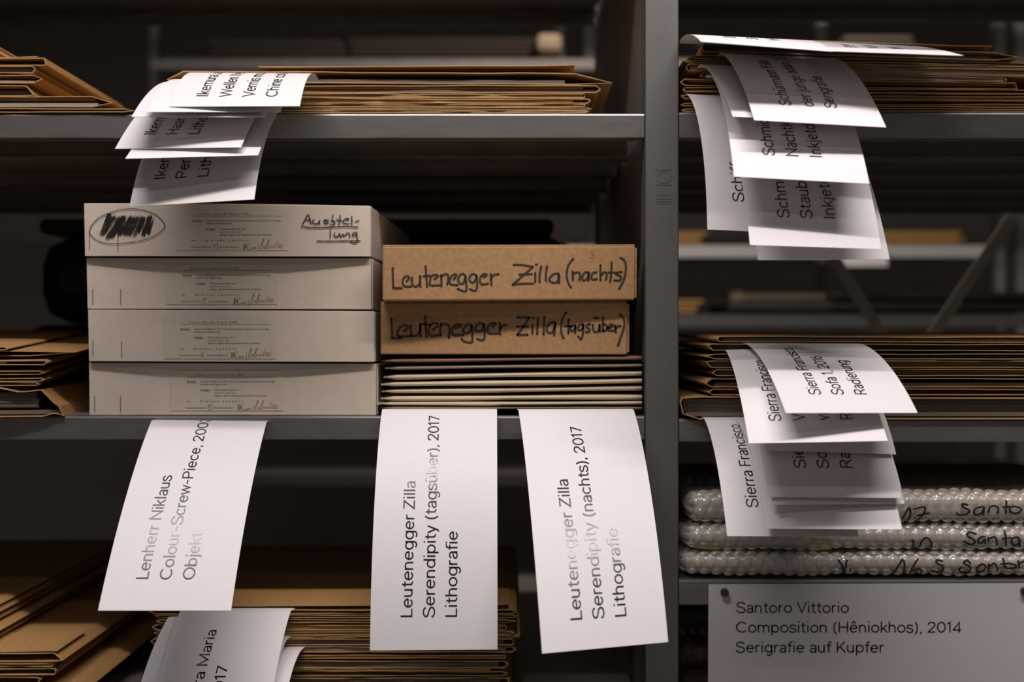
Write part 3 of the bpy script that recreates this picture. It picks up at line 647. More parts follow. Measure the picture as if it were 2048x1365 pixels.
# ------------------------------------------------------------------ brown cartons
C1 = [[(125,295),(128,420),(134,620)],[(134,625),(275,628)],[(350,515),(400,460),(350,430),(300,480),(290,550),(330,600),(425,600)],[(445,450),(440,540),(480,600),(540,585),(570,530),(575,430)],[(572,430),(580,605)],
      [(665,265),(675,420),(690,605)],[(630,432),(740,422)],[(810,480),(870,430),(820,408),(760,440),(738,520),(745,580),(890,582)],[(918,415),(925,500),(925,600)],[(920,440),(980,400),(1030,410),(1035,480),(1020,570)],
      [(1125,485),(1170,420),(1140,400),(1085,440),(1060,510),(1080,565),(1190,580)],[(1320,430),(1270,390),(1210,440),(1200,510),(1240,560),(1290,540),(1320,440),(1330,560),(1335,660),(1300,680),(1190,640)],
      [(1500,420),(1440,395),(1390,440),(1385,500),(1430,540),(1480,500),(1500,420),(1510,560),(1500,650),(1460,670),(1390,645)],[(1615,450),(1670,410),(1620,395),(1565,450),(1555,520),(1590,565),(1690,555)],
      [(1730,395),(1735,480),(1745,575)],[(1735,500),(1770,420),(1860,400)]]
C1b = [[(140,245),(300,250),(455,280)],[(455,280),(300,420),(125,570)],[(125,570),(300,555),(460,555)],[(235,405),(435,398)],[(495,380),(495,530)],[(505,240),(525,240)],[(595,270),(570,400),(568,530)],[(690,270),(670,400),(672,510)],
       [(880,390),(800,395),(745,450),(725,500),(780,535),(860,520),(885,400),(885,545)],[(1120,150),(1040,250),(1010,400),(1030,530),(1080,615)],[(1108,355),(1112,495)],[(1115,390),(1190,370),(1230,400),(1220,495)],
       [(1370,370),(1310,370),(1265,450),(1280,500),(1340,480),(1375,370),(1370,505)],[(1495,370),(1440,380),(1415,440),(1430,485),(1505,480)],[(1565,250),(1562,500)],[(1570,420),(1620,370),(1665,390),(1655,490)],
       [(1748,205),(1740,380),(1720,530)],[(1700,372),(1810,375)],[(1915,365),(1850,370),(1820,400),(1900,440),(1880,500),(1790,500)],[(1895,130),(1960,180),(1980,300),(1950,480),(1870,640)]]
C3 = [[(1390,30),(1440,25),(1445,60),(1410,80),(1475,90),(1470,130),(1385,122)]]
C2 = [[(103,225),(110,380),(117,542)],[(117,545),(255,545)],[(310,435),(380,370),(330,335),(250,370),(205,450),(220,510),(300,520),(425,510)],[(425,340),(425,440),(450,510),(520,500),(575,430),(575,310)],[(575,320),(580,515)],
      [(660,185),(665,330),(680,525)],[(610,318),(740,325)],[(780,410),(865,350)],[(860,310),(790,300),(730,360),(715,440),(740,505),(800,510),(910,495)],[(912,310),(905,400),(910,505)],[(920,330),(1000,315),(1055,360),(1055,450),(1050,545)],
      [(1160,385),(1250,340),(1200,320),(1130,350),(1100,420),(1110,490),(1180,500),(1285,498)],[(1420,340),(1360,320),(1300,370),(1280,430),(1320,470),(1390,440),(1425,340),(1430,480),(1430,600),(1390,620),(1300,600),(1255,560)],
      [(1610,320),(1560,300),(1500,340),(1485,410),(1530,440),(1590,410),(1620,320),(1630,440),(1630,550),(1590,580),(1510,560)],[(1755,360),(1820,310),(1760,300),(1690,350),(1675,420),(1720,470),(1850,468)],
      [(1880,300),(1880,400),(1885,495)],[(1890,390),(1930,340),(1990,335)]]
C2b = [[(200,207),(400,210)],[(400,210),(300,360),(200,490)],[(200,492),(370,492)],[(200,358),(375,358)],[(450,330),(448,470)],[(450,218),(470,222)],[(540,215),(535,350),(525,480)],[(643,195),(638,350),(632,490)],
       [(820,290),(760,290),(700,350),(685,420),(720,460),(780,440),(830,300),(815,400),(805,500)],[(1005,125),(940,230),(920,360),(925,470),(960,550)],[(1042,240),(1040,350),(1040,470)],[(975,350),(1090,352)],
       [(1150,335),(1090,345),(1070,400),(1090,430),(1140,400),(1155,340),(1150,460)],[(1280,320),(1220,330),(1195,390),(1220,420),(1270,390),(1285,320),(1275,480),(1245,565),(1200,520)],[(1390,320),(1340,330),(1340,370),(1385,400),(1370,450),(1330,440)],
       [(1440,330),(1445,410),(1480,450),(1530,420),(1550,330)],[(1550,330),(1555,440)],[(1465,212),(1485,216)],[(1508,218),(1528,215)],[(1608,210),(1600,330),(1605,440)],[(1605,420),(1650,420),(1670,350),(1620,320)],
       [(1700,380),(1770,350),(1740,315),(1690,370),(1690,420),(1780,425)],[(1805,340),(1815,455)],[(1810,390),(1850,350),(1895,350)],[(1880,160),(1945,230),(1950,360),(1900,520),(1850,670)]]
def carton(label, TL, TR, BR, BL, yl, yr, writing, width, pencil=None):
    e = thing('brown_carton', P((TL[0]+TR[0])/2, BL[1], .14), label, 'box', 'brown cartons')
    def fy(px): return yl+(yr-yl)*(px-TL[0])/(TR[0]-TL[0])
    def pos(px, py, off=0.): return P(px, py, fy(px)-off)
    q = MB(); dd = .285
    f = [pos(*BL), pos(*BR), pos(*TR), pos(*TL)]
    ax = (f[1]-f[0]).normalized(); bk = Vector((-ax.y, ax.x, 0))*dd
    t = .0028
    A, Bq, Cq, Dq = f
    up = Vector((0, 0, t))
    q.rings([[A, Bq, Cq-up*.55, Dq-up*.55], [v+bk for v in (A, Bq, Cq-up*.55, Dq-up*.55)]], cap0=True, cap1=True, flip=True)
    q.build('carton_body', 'carton', e, bevel=.0011)
    q = MB(); q.rings([[Dq-up*.5+bk*.004, Cq-up*.5+bk*.004, Cq+bk*.004, Dq+bk*.004], [v+bk for v in (Dq-up*.5, Cq-up*.5, Cq, Dq)]], cap0=True, cap1=True, flip=True)
    q.build('lid', 'cartone', e, bevel=.0004)
    q = MB(); o = ax*.0022                                  # tucked side flap
    z = Vector((0, 0, .002)); q.rings([[Bq+bk*.01+z, Bq+bk*.01+o+z, Cq+bk*.01+o-z*1.5, Cq+bk*.01-z*1.5], [Bq+bk*.9+z, Bq+bk*.9+o+z, Cq+bk*.9+o-z*1.5, Cq+bk*.9-z*1.5]], cap0=True, cap1=True, flip=True)
    q.build('side_flap', 'cartone', e)
    mapped('handwriting', *strokes2d(writing, width), lambda a, b: pos(a, b, .0003), 'cmark', e)
    if pencil: mapped('pencil_mark', *strokes2d(pencil, .7), lambda a, b: pos(a, b, .0003), 'pencil', e)
carton('upper brown carton with handwritten note ending in nachts', (765, 490), (1270, 489), (1269, 599.5), (765, 601), -.026, -.011, zs(C1, 770, 500, 8.192)+zs(C1b, 1010, 500, 8.192), 4.3, zs(C3, 1010, 500, 8.192))
carton('lower brown carton with handwritten note ending in tagsüber', (761, 603), (1254, 601.5), (1254, 709.5), (761, 709), -.001, -.001, zs(C2, 770, 610, 8.192)+zs(C2b, 1010, 610, 8.192), 4.4)

# ------------------------------------------------------------------ hanging cards
CW = .105
def fan(name, prm, label, lines, group, v0=.026, us=(.0345, .0530, .0715), size=.0134, xs=1.12, tuck=.012, nm='hanging_card'):
    xa, za, y0, psi, roll, t0, t1, L, pw, tw = prm
    N = 28; ds = L/N; pts = [Vector((xa, y0, ZC+za))]; ths = []
    cr, sr = math.cos(roll), math.sin(roll)
    def rot(v): return Vector((v.x*cr+v.z*sr, v.y, -v.x*sr+v.z*cr))
    d = Vector((math.sin(psi), -math.cos(psi), 0)); w0 = rot(Vector((math.cos(psi), math.sin(psi), 0)))
    for i in range(N):
        th = t0+(t1-t0)*((i+.5)/N)**pw
        pts.append(pts[-1]+rot(d*math.cos(th)+Vector((0, 0, -math.sin(th))))*ds)
    ws = [Vector((math.cos(tw*i/N)*w0.x-math.sin(tw*i/N)*w0.y, math.sin(tw*i/N)*w0.x+math.cos(tw*i/N)*w0.y, w0.z)) for i in range(N+1)]
    pts = [pts[0]-d*tuck]+pts; ws = [ws[0]]+ws      # flat tucked end
    def at(u, v):                                           # u from the left edge, v from the free end
        s = (L-v)/ds+1; s = min(max(s, 0), N+.9999); i = min(int(s), N); f = s-i
        c = pts[i].lerp(pts[i+1], f); w_ = ws[i].lerp(ws[i+1], f)
        tg = (pts[i+1]-pts[i]).normalized()
        a, b = max(i-1, 0), min(i+2, N+1)
        nn = w_.cross(tg).normalized()
        return c+w_*(u-CW/2), nn
    e = thing(nm, pts[1], label, 'card', group)
    q = MB(); R_ = []; t = .00014
    for i in range(N+2):
        tg = (pts[min(i+1, N+1)]-pts[max(i-1, 0)]).normalized(); nn = ws[i].cross(tg).normalized()
        a, b = pts[i]-ws[i]*CW/2, pts[i]+ws[i]*CW/2
        if nn.y > 0 or (abs(nn.y) < .2 and nn.z < 0): nn = -nn
        R_.append([a+nn*t, b+nn*t, b-nn*t, a-nn*t])
    q.rings(R_, cap0=True, cap1=True, smooth=0)
    ob = q.build('card_sheet', 'paper', e)
    for p in ob.data.polygons: p.use_smooth = True
    sh = ob.modifiers.new('es', 'EDGE_SPLIT'); sh.split_angle = math.radians(40)
    parts = []
    for ln, u in zip(lines, us):
        if not ln: continue
        dv = 0.
        if isinstance(ln, tuple): ln, dv = ln
        v, fc = grotesk(ln, size)
        parts.append(([(u-y, v0+dv+x*xs) for x, y in v], fc))
    if parts:
        V, F = join2d(parts)
        # drop what would lie beyond the visible length
        keep = [f for f in F if all(V[i][1] < L+.004 for i in f)]
        used = sorted({i for f in keep for i in f}); ix = {a: b for b, a in enumerate(used)}
        def fn(u, v):
            c, nn = at(u, v)
            if nn.y > 0 or (abs(nn.y) < .2 and nn.z < 0): nn = -nn
            return c+nn*.00042
        mapped('printed_text', [V[i] for i in used], [tuple(ix[i] for i in f) for f in keep], fn, 'ink', e)
    return e
CARDS = {
#CARDS_BEGIN
    'K1':(-0.2283,0.2382,-0.0240,0.0523,-0.0011,0.0581,0.8090,0.1242,1.0466,-0.0627),
    'K2':(-0.2452,0.2371,-0.0109,0.0363,-0.0315,0.0702,0.7271,0.1365,0.9320,0.1242),
    'K3':(-0.2634,0.2383,0.0006,0.0820,-0.0133,0.1970,0.5659,0.1473,0.7229,0.0029),
    'K4':(-0.2647,0.2281,-0.0095,-0.0479,0.0039,0.2924,0.7307,0.1377,0.6804,-0.0364),
    'K5':(-0.2538,0.2250,-0.0071,-0.0504,-0.0379,0.4120,0.6349,0.1475,0.6189,0.1226),
    'K6':(-0.2567,0.2146,-0.0082,-0.0835,-0.0450,0.2617,1.0913,0.1540,0.7249,-0.0072),
    'Q1':(0.2065,0.2730,-0.0093,-0.0444,0.0451,0.1247,0.3966,0.1639,0.7285,0.1533),
    'Q2':(0.3143,0.2722,-0.0068,-0.0922,0.0730,0.2692,0.3316,0.1637,0.6165,-0.0565),
    'R1':(0.2404,0.2587,-0.0159,0.0221,0.0407,0.2755,0.7357,0.1722,0.6682,0.0464),
    'R2':(0.2232,0.2499,-0.0105,0.0374,0.0298,0.2543,0.6517,0.1574,0.6368,0.0273),
    'R3':(0.2305,0.2403,-0.0097,-0.0092,0.0495,0.1995,0.9337,0.2021,0.7142,0.0314),
    'R5':(0.2370,0.2186,-0.0093,0.0286,0.0250,0.2535,1.1349,0.2127,0.6881,0.0467),
    'R4':(0.2127,0.2252,0.0038,0.0655,0.0423,0.2483,1.3322,0.1805,0.6857,-0.0585),
    'R6':(0.2428,0.2179,-0.0026,0.1207,0.0038,0.4136,1.1981,0.1904,0.4968,-0.2666),
    'S1':(0.2640,-0.0023,-0.0127,-0.0134,0.0045,0.0626,0.5493,0.1689,0.8651,0.1113),
    'S2':(0.2476,-0.0070,-0.0101,-0.0853,-0.0256,0.1086,0.6486,0.1779,0.7727,0.0020),
    'S3':(0.2580,-0.0265,-0.0096,0.0314,0.0285,0.0648,0.9569,0.1324,0.9400,-0.0623),
    'S5':(0.2576,-0.0421,-0.0097,-0.0069,-0.0012,0.0664,1.0376,0.1603,0.9412,-0.0518),
    'S6':(0.2587,-0.0488,-0.0098,0.0088,-0.0123,0.0645,1.0522,0.1582,0.9606,-0.0213),
    'S7':(0.2546,-0.0698,-0.0088,0.0017,-0.0141,0.0614,1.0382,0.1617,1.0378,-0.1337),
    'S4':(0.2273,-0.0703,-0.0103,-0.0114,-0.0020,0.1533,0.9663,0.1521,0.7172,-0.0293),
    'M1':(-0.2528,-0.2470,-0.0078,-0.1290,-0.0311,0.5028,1.0126,0.1036,0.5563,0.0786),
    'M2':(-0.2643,-0.2530,-0.0016,-0.1525,-0.0110,0.3558,1.0548,0.0981,0.6452,0.1359),
    'M3':(-0.2570,-0.2725,-0.0078,-0.0908,-0.0153,0.2079,1.2146,0.0950,0.7481,0.0574),
    'M4':(-0.2445,-0.2829,-0.0033,-0.1079,-0.0100,0.0820,1.2091,0.0981,0.7296,0.0974),
    'N1':(-0.2764,-0.0733,-0.0081,0.0023,0.0116,0.5949,1.0021,0.1931,0.6878,0.0462),
    'T1':(-0.0663,-0.0629,-0.0052,0.0171,-0.0004,0.4479,1.4481,0.2252,0.5961,0.0093),
    'H1':(0.0580,-0.0623,-0.0200,0.0954,0.0023,0.4213,1.0746,0.2352,0.5577,0.2314),
#CARDS_END
}

GL = 'cards hanging from the upper centre pile'; GR = 'cards hanging from the upper right pile'
GM = 'cards hanging from the middle right pile'; GB = 'cards hanging from the lower centre pile'; GS = 'cards hanging over the shelf edge'
def card(k, label, group, lines=(), **kw): return fan(k, CARDS[k], label, lines, group, **kw)
card('K6', 'white hanging card printed Perle, lowest of the left fan over the white boxes', GL, ['Ikemura', 'Perle', 'Lithografie'], us=(.0255, .044, .0625))
card('K5', 'blank-looking white card between the Perle and Haarar cards in the left fan', GL, ['Ikemura', '', 'Lithografie'][:0])
card('K4', 'white hanging card printed Haarar, middle of the left fan', GL, ['Ikemura', 'Haarar', 'Lithografie'], v0=.021, us=(.0275, .046, .0645))
card('K3', 'white card under the two topmost cards of the left fan, its lower left corner showing', GL)
card('K2', 'white card directly under the Chine collé card in the left fan', GL)
card('K1', 'white card printed Chine collé with four lines, topmost of the left fan', GL, ['Ikemura Leiko', 'Wellen Wesen', 'Vernis mou', 'Chine collé'], us=(.0290, .0475, .0660, .0850), v0=.014)
card('N1', 'long white card printed Colour-Screw-Piece, hanging below the white boxes', GS, ['Lenherr Niklaus', 'Colour-Screw-Piece, 2003', 'Objekt'], xs=1.08)
card('T1', 'long white card printed Serendipity (tagsüber), hanging below the brown cartons', GS, ['Leutenegger Zilla', 'Serendipity (tagsüber), 2017', 'Lithografie'])
card('H1', 'long tilted white card printed Serendipity (nachts), hanging beside the centre post', GS, ['Leutenegger Zilla', 'Serendipity (nachts), 2017', 'Lithografie'], xs=1.20, v0=.0225)
card('R6', 'lowest white card of the upper right fan, only its bottom edge showing', GR)
card('R5', 'white hanging card printed Staubl, near the bottom of the upper right fan', GR, ['Schmid', 'Staubl', 'Inkjetdruck'])
card('R4', 'white hanging card printed Schiff, leftmost of the upper right fan beside the post', GR, ['Schiff'], us=(.0315,))
card('R3', 'white hanging card printed Nachtk, in the middle of the upper right fan', GR, ['Schmid', 'Nachtk', 'Inkjetdruck'])
card('R2', 'white card half hidden behind the Serigrafie card with der junge adam', GR)
card('R1', 'white hanging card printed der junge adam, topmost drooping card of the upper right fan', GR, ['Schürmann Filib', 'der junge adam, 20', 'Serigrafie'])
card('Q1', 'white card sticking out nearly level from the top right pile beside the post', GR, ['Schmid', 'Staubl', 'Inkjet'], v0=.05)
card('Q2', 'white card sticking out nearly level from the top right pile, to the right', GR, ['Schmid', 'Nachtk', 'Inkjet'], v0=.05)
card('S7', 'lowest white card of the middle right fan, in front of the bubble wrap', GM)
card('S6', 'white card second from below in the middle right fan, a thin strip showing', GM)
card('S5', 'white hanging card printed Sof and Rad, low in the middle right fan', GM, ['Sierra', 'Sof', 'Radierung'])
card('S4', 'leftmost white card of the middle right fan, reaching down to the bubble wrap', GM, ['Sierra Francisco'], us=(.0285,))
card('S3', 'white card with no visible print, directly behind the card with a letter V', GM)
card('S2', 'white hanging card partly covered, with one full line and a letter V', GM, ['Sierra Francisco', 'V', 'va', 'Radierung'], us=(.0285, .0470, .0655, .0840))
card('S1', 'white hanging card printed Sofa 1, 2016, topmost of the middle right fan', GM, ['Sierra Francisco', 'Sofa 1, 2016', 'Radierung'])
card('M4', 'white card at lower centre, furthest right and behind the large one', GB)
card('M3', 'white card at lower centre, just right of and behind the large one', GB)
card('M2', 'white card at lower centre, just left of and behind the large one', GB)
card('M1', 'large white card at lower centre printed 2017, below the Objekt card', GB, [('ara Maria', .0), ('2017', -.006), ''], v0=.022, us=(.042, .061, .074))
# cards of the shelf above the frame in the right bay; they shade the fan below
for k, (cx, lab) in enumerate(((330, 'white card hanging above the frame over the upper right fan'), (560, 'white card hanging above the frame at far right'))):
    fan('U', ((1405+cx-CX)*S, (CY+400)*S, -.008, 0, 0, .25, 1.2, .24, .7, 0), lab, [], 'cards hanging above the frame')

# ------------------------------------------------------------------ sign with magnets
sg = thing('sign', P(1740, 1626, -.003), 'large white paper sign printed Composition (Hêniokhos), 2014, held on the shelf edge by magnets', 'sign')
q = MB(); A = [P(1415, 1626, -.0022), P(2062, 1626, -.0022), P(2062, 1167, -.0022), P(1417, 1169.5, -.0022)]
q.rings([A, [v+Vector((0, .0003, 0)) for v in A]], cap0=True, cap1=True, flip=True); q.build('sign_sheet', 'sheet', sg)
parts = []
for ln, px, py, wd in (('Santoro Vittorio', 1472, 1226.5, 226), ('Composition (Hêniokhos), 2014', 1471.5, 1266, 451), ('Serigrafie auf Kupfer', 1471, 1306, 297)):
    v, f = grotesk(ln, 1., .044); mxx = max(p[0] for p in v)
    parts.append(([(px+x/mxx*wd, py-y*29.8) for x, y in v], f))
mapped('printed_text', *join2d(parts), lambda a, b: P(a, b, -.00235), 'ink', sg)
for px, py, lab in ((1447.5, 1183.5, 'small round dark magnet at the upper left corner of the sign'), (2046, 1181, 'small round dark magnet at the upper right corner of the sign')):
    c = P(px, py, 0); q = MB(); rr = [(.0029, -.0022), (.0037, -.0022), (.0037, -.0058), (.0034, -.0062), (.0005, -.0062)]
    rg = [[Vector((c.x+math.cos(a*math.pi/12)*r, y, c.z+math.sin(a*math.pi/12)*r)) for a in range(24)] for r, y in rr]
    q.rings(rg, smooth=0, cap0=True, cap1=True, flip=False)
    tag(q.build('magnet', 'magnet', None, tuple(c)), lab, 'magnet', 'magnets on the sign')

# ------------------------------------------------------------------ bubble-wrapped packs
def bump_h(u, v):                                           # hex grid of bubbles, 9 mm cells
    sp = .0112; r = .0046; hgt = .0024
    j = round(v/(sp*.866)); best = 0
    for jj in (j-1, j, j+1):
        ox = (sp/2 if jj % 2 else 0); i = round((u-ox)/sp)
        for ii in (i, i-1, i+1):
            du, dv = u-ox-ii*sp, v-jj*sp*.866
            d2 = (du*du+dv*dv)/(r*r)
            if d2 < 1: best = max(best, (1-d2)**.5)
    return best*hgt
def wrap(label, xl, yt, yb, yf, seed, writing, tapes=(), fine=True):
    zt, zb = P(0, yt, yf).z, P(0, yb, yf).z; x0 = P(xl, 0, yf).x; x1 = x0+.44
    hz = (zt-zb)/2-.0023; zc = (zt+zb)/2; rnd = random.Random(seed); ph = rnd.random()*9
    e = thing('bubble_wrapped_pack', ((x0+x1)/2, yf+.15, zb), label, 'wrapped pack', 'bubble-wrapped packs on the lower right shelf')
    # cross-section path: s along the surface from back-bottom, round the nose, to back-top
    R_ = hz; nose = math.pi*R_; fl = .11
    def surf(x, s, hb):
        s = min(max(s, 0), 2*fl+nose)
        wob = .0012*math.sin(x*90+ph)+.0009*math.sin(x*37+s*60+ph*2)
        ex = x-x0; k = 1. if ex > .015 else max(.12, math.sqrt(max(0, 1-(1-ex/.015)**2)))
        if s < fl: y, z, ny, nz = R_+fl-s, -R_, 0, -1
        elif s > fl+nose: y, z, ny, nz = R_+s-fl-nose, R_, 0, 1
        else:
            a = -math.pi/2+(s-fl)/R_; ca, sa = abs(math.cos(a)), math.sin(a); y, z, ny, nz = R_-ca**.55*R_, math.copysign(abs(sa)**.8, sa)*R_, -math.cos(a), math.sin(a)
        h = hb+wob*.6
        return Vector((x, yf+.002+(1-k)*.02+y+ny*h, zc+(z+nz*h)*k))
    nx, nsn = (440, 96) if fine else (150, 40)
    step = (x1-x0)/nx; tot = 2*fl+nose
    g0 = fl-.022; svals = [0, g0*.33, g0*.66]+[g0+(tot-2*g0)*i/nsn for i in range(nsn+1)]+[tot-g0*.66, tot-g0*.33, tot]
    q = MB(); rr = []
    xs_ = [x0+.0008*k for k in range(30)]; xs_ += [xs_[-1]+(x1-xs_[-1])*(i+1)/nx for i in range(nx)]
    for x in xs_: rr.append([surf(x, s, bump_h(x+ph, s)) for s in svals])
    q.rings(rr, closed=False, smooth=1, flip=False)
    q.rings([[rr[0][i] for i in range(len(svals))]], closed=False)
    q.build('bubble_film', 'film', e)
    q = MB(); a = R_*.86; n = 10; pr = [Vector((0, yf+R_+.0035-math.cos(-math.pi/2+math.pi*i/n)*a, zc+math.sin(-math.pi/2+math.pi*i/n)*a)) for i in range(n+1)]
    pr += [Vector((0, yf+.28, zc+a)), Vector((0, yf+.28, zc-a))]
    q.rings([[Vector((x, v.y+o, v.z)) for v in pr] for x, o in ((x0+.009, .006), (x0+.016, 0), (x1-.01, 0))], cap0=True, cap1=True, smooth=0, flip=True)
    q.build('wrapped_content', 'inner', e)
    def pos(px, py, off):
        zz_ = P(0, py, yf).z; t = max(-.93, min(.93, (zz_-zc)/R_*.80+.06)); s = fl+(math.asin(math.copysign(abs(t)**1.25, t))+math.pi/2)*R_
        x = P(px, 0, yf).x; v = surf(x, s, .0025)
        v.y -= off; return v
    for part in (writing or []): mapped('handwriting', *strokes2d(part, 4.2), lambda a_, b_: pos(a_, b_, .0002), 'marker', e)
    for (ta, tb, tc_, td) in tapes:
        q = MB(); q.rings([[pos(ta+(tc_-ta)*i/4, tb, .0), pos(ta+(tc_-ta)*i/4, td, .0)] for i in range(5)], closed=False); q.build('adhesive_tape', 'tape', e)
    return e
W17 = [zs([[(1110,460),(1195,285),(1220,400),(1190,525)],[(1270,315),(1440,280),(1420,400),(1340,525)],[(1330,430),(1510,385)]], 1660, 980, 7.585), zs([
    [(560,240),(480,230),(500,280),(590,330),(540,390),(440,405),(405,375)],[(790,270),(700,290),(655,350),(690,405),(780,360),(810,270),(800,400)],[(880,360),(900,280),(970,260),(1030,300),(1020,380)],
    [(1160,180),(1150,300),(1150,385)],[(1100,280),(1200,270)],[(1210,290),(1280,265),(1380,310),(1340,370),(1260,380),(1205,330),(1210,290)]], 1860, 980, 7.585)]
W10 = [zs([[(1235,790),(1265,800),(1255,950)],[(1350,950),(1390,800),(1460,740),(1520,790),(1540,850),(1530,950)]], 1660, 980, 7.585), zs([
    [(690,680),(590,660),(560,710),(670,780),(660,830),(600,840),(505,795)],[(830,720),(750,740),(720,800),(780,830),(830,760),(835,835)],[(890,810),(880,740)],[(890,760),(990,730),(1020,860)],
    [(1140,630),(1150,750),(1160,860)],[(1100,760),(1220,740)],[(1330,730),(1250,750),(1240,820),(1300,870),(1360,800),(1340,740),(1370,880)]], 1860, 980, 7.585)]
W14 = [zs([[(130,1080),(190,1170),(220,1280),(260,1080)],[(310,1220),(318,1255)]], 1660, 980, 7.585), zs([[(975,1270),(1100,1070),(1130,1200),(1110,1330)],[(1330,1060),(1240,1220),(1220,1340)],[(1240,1260),(1340,1220),(1400,1260),(1370,1340)]], 1660, 980, 7.585), zs([
    [(180,1090),(100,1080),(100,1130),(190,1170),(170,1250),(100,1265),(35,1245)]], 1860, 980, 7.585), zs([[(600,1120),(550,1085),(500,1120),(600,1180),(590,1250),(500,1260),(430,1220),(460,1185)],[(760,1150),(700,1200),(720,1260),(790,1250),(840,1190),(800,1140),(760,1150)],
    [(890,1140),(890,1250)],[(900,1180),(980,1130),(1030,1240)],[(1110,1050),(1130,1130),(1130,1200)],[(1080,1140),(1180,1130)],[(1180,1130),(1290,1150),(1290,1200),(1180,1215),(1150,1190)],[(1340,1090),(1350,1200)],[(1360,1130),(1425,1090)]], 1860, 980, 7.585)]
wrap('bubble-wrapped pack marked 17, on top of the three', 1373, 984, 1050.5, .002, 1, W17)
wrap('bubble-wrapped pack with yellow tape, middle of the three', 1364, 1052, 1104, .000, 2, W10, [(1390, 1093, 1436, 1103), (1622, 1080, 1666, 1106)])
wrap('bubble-wrapped pack marked V., lowest of the three on the shelf', 1355, 1105.5, 1155.5, -.002, 3, W14)
wrap('bubble-wrapped pack behind the sign at the bottom edge', 1352, 1285, 1340, .16, 4, None, fine=False)
wr = wrap('bubble-wrapped pack under another one at the bottom edge behind the sign', 1356, 1342, 1400, .15, 5, None, fine=False)

# ------------------------------------------------------------------ dark portfolios at the back of the left bay
zS = P(0, 832).z
def folio(a, b, px0, px1, y, z0, z1, lab):
    x0, x1 = P(px0, 0, y).x, P(px1, 0, y).x
    e = thing('portfolio_case', ((x0+x1)/2, y+.1, z0), lab, 'portfolio', 'black portfolios at the back of the shelf')
    boxo('case_shell', (x0, y, z0), (x1, y+.2, z1), 'black', e, bevel=(z1-z0)*.35)
    boxo('case_handle', ((x0+x1)/2-.05, y-.006, (z0+z1)/2-.004), ((x0+x1)/2+.05, y+.004, (z0+z1)/2+.004), 'black', e, bevel=.002)
z437 = P(0, 437, .42).z; z468 = P(0, 468, .41).z
folio(0, 0, 20, 1168, .41, zS+.0005, zS+.09, 'long black portfolio case lying at the back behind the boxes, lowest of the stack')
folio(0, 0, 60, 1160, .41, zS+.091, z468, 'black portfolio case in the middle of the stack behind the boxes')
folio(0, 0, 75, 1108, .42, z468+.001, z437, 'black portfolio case on top of the stack behind the boxes')

# ------------------------------------------------------------------ rack in the next aisle, seen through the gaps
RY = 1.6
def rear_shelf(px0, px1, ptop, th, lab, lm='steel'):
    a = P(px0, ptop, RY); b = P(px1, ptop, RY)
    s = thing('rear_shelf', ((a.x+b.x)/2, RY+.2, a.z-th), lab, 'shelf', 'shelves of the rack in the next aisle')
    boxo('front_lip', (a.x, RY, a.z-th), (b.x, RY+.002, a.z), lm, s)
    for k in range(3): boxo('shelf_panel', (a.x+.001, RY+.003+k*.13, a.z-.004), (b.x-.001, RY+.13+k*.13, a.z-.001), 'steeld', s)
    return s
rear_shelf(300, 1978, 491, .028, 'shelf edge of the next aisle rack, coloured pale for its reflection, seen under the upper right cards', 'steel_lit')
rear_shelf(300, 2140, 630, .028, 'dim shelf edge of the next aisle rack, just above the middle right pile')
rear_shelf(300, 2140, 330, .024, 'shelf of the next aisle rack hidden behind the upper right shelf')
rear_shelf(300, 2140, -60, .024, 'unseen top shelf of the next aisle rack, added to shade the pile below')  # out of view, added to shade the distant pile under it
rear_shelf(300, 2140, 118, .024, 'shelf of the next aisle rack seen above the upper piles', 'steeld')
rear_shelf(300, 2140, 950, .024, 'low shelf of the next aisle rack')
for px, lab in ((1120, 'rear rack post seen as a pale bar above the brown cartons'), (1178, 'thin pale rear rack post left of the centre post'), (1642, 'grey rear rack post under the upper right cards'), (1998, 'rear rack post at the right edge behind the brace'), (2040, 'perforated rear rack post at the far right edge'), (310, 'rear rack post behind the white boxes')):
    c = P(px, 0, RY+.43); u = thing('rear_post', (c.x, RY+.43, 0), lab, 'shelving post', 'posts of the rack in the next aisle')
    boxo('post_profile', (c.x-.012, RY+.42, 0), (c.x+.012, RY+.45, 2.4), 'steeld' if px == 310 else 'steel_lit', u)
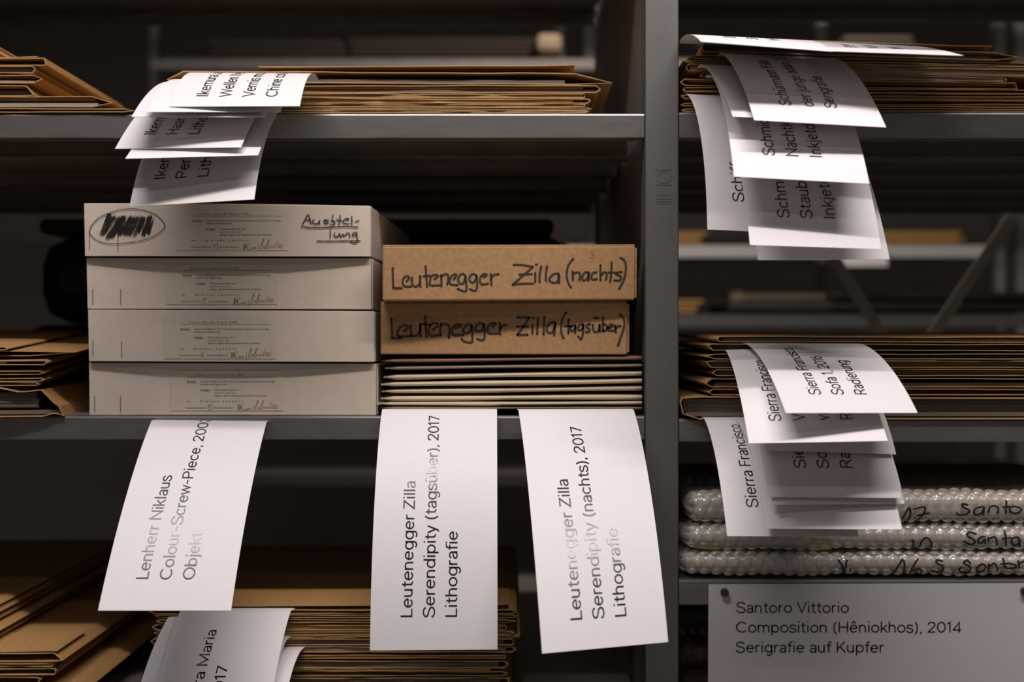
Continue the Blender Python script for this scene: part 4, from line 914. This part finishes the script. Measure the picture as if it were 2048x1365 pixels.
def rear_pack(px0, px1, pt, pb, mt, n, lab, cat='envelope', name='kraft_envelope', grp='bundles on the next aisle rack', y=RY+.01, d=.3):
    for i in range(n):
        a = P(px0+random.uniform(-6, 6), pt+(pb-pt)*i/n, y); b = P(px1+random.uniform(-10, 10), pt+(pb-pt)*(i+.82)/n, y)
        e = thing(name, ((a.x+b.x)/2, y+d/2, b.z), lab % (ORD[i] if n > 1 else ''), cat, grp)
        boxo('sleeve' if cat == 'envelope' else 'shell', (a.x, y, b.z), (b.x, y+d, a.z), mt, e, bevel=(a.z-b.z)*.3)
rear_pack(1768, 1925, 463, 490, 'kraft', 4, '%s kraft envelope of the distant pile behind the right brace')
rear_pack(1290, 1408, 464, 490, 'kraft', 4, '%s kraft envelope of the distant pile just right of the centre post')
rear_pack(1078, 1132, 64, 110, 'tan', 1, '%spale box end on the distant shelf left of the centre post', 'box', 'small_box')
rear_pack(700, 1066, 76, 114, 'boardd', 4, '%s kraft envelope of the distant pile above the upper centre pile')  # kraft in a dark board colour, the dimness back there painted in
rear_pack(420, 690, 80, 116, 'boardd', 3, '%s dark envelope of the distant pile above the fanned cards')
rear_pack(1690, 1830, 70, 116, 'board', 3, '%s grey envelope of the distant pile above the upper right pile')
rear_pack(1290, 1400, 600, 629, 'kraft', 3, '%s kraft envelope of the distant low pile right of the centre post')
rear_pack(1662, 2120, 584, 628, 'black', 2, '%s black portfolio case on the dim distant shelf', 'portfolio', 'portfolio_case')
rear_pack(1466, 1664, 604, 628, 'boardd', 1, '%sdark flat case under the pale roll on the distant shelf', 'portfolio', 'portfolio_case')
# pale roll with dark end band
a = P(1470, 593, RY+.06); b = P(1655, 593, RY+.06)
rl = thing('paper_roll', ((a.x+b.x)/2, RY+.06, a.z-.014), 'pale rolled paper lying on the distant shelf, blurred', 'roll')
for nm, xa, xb, r, mt in (('roll_body', a.x, b.x, .009, 'tan'), ('roll_end', a.x-.012, a.x+.022, .014, 'tan')):
    q = MB(); q.rings([[Vector((x, RY+.06+math.cos(t*math.pi/9)*rr, a.z-.002+math.sin(t*math.pi/9)*rr)) for t in range(18)] for x, rr in ((xa, r*.8), (xa+.003, r), (xb-.003, r), (xb, r*.8))], smooth=1, cap0=True, cap1=True)
    q.build(nm, mt, rl)
fan('U', ((1724-CX)*S*(D+RY)/D, (CY-490.4)*S*(D+RY)/D, RY-.004, 0, 0, .9, 1.45, .055, .7, 0), 'white card hanging from the pale distant shelf edge', [], 'cards in the next aisle')
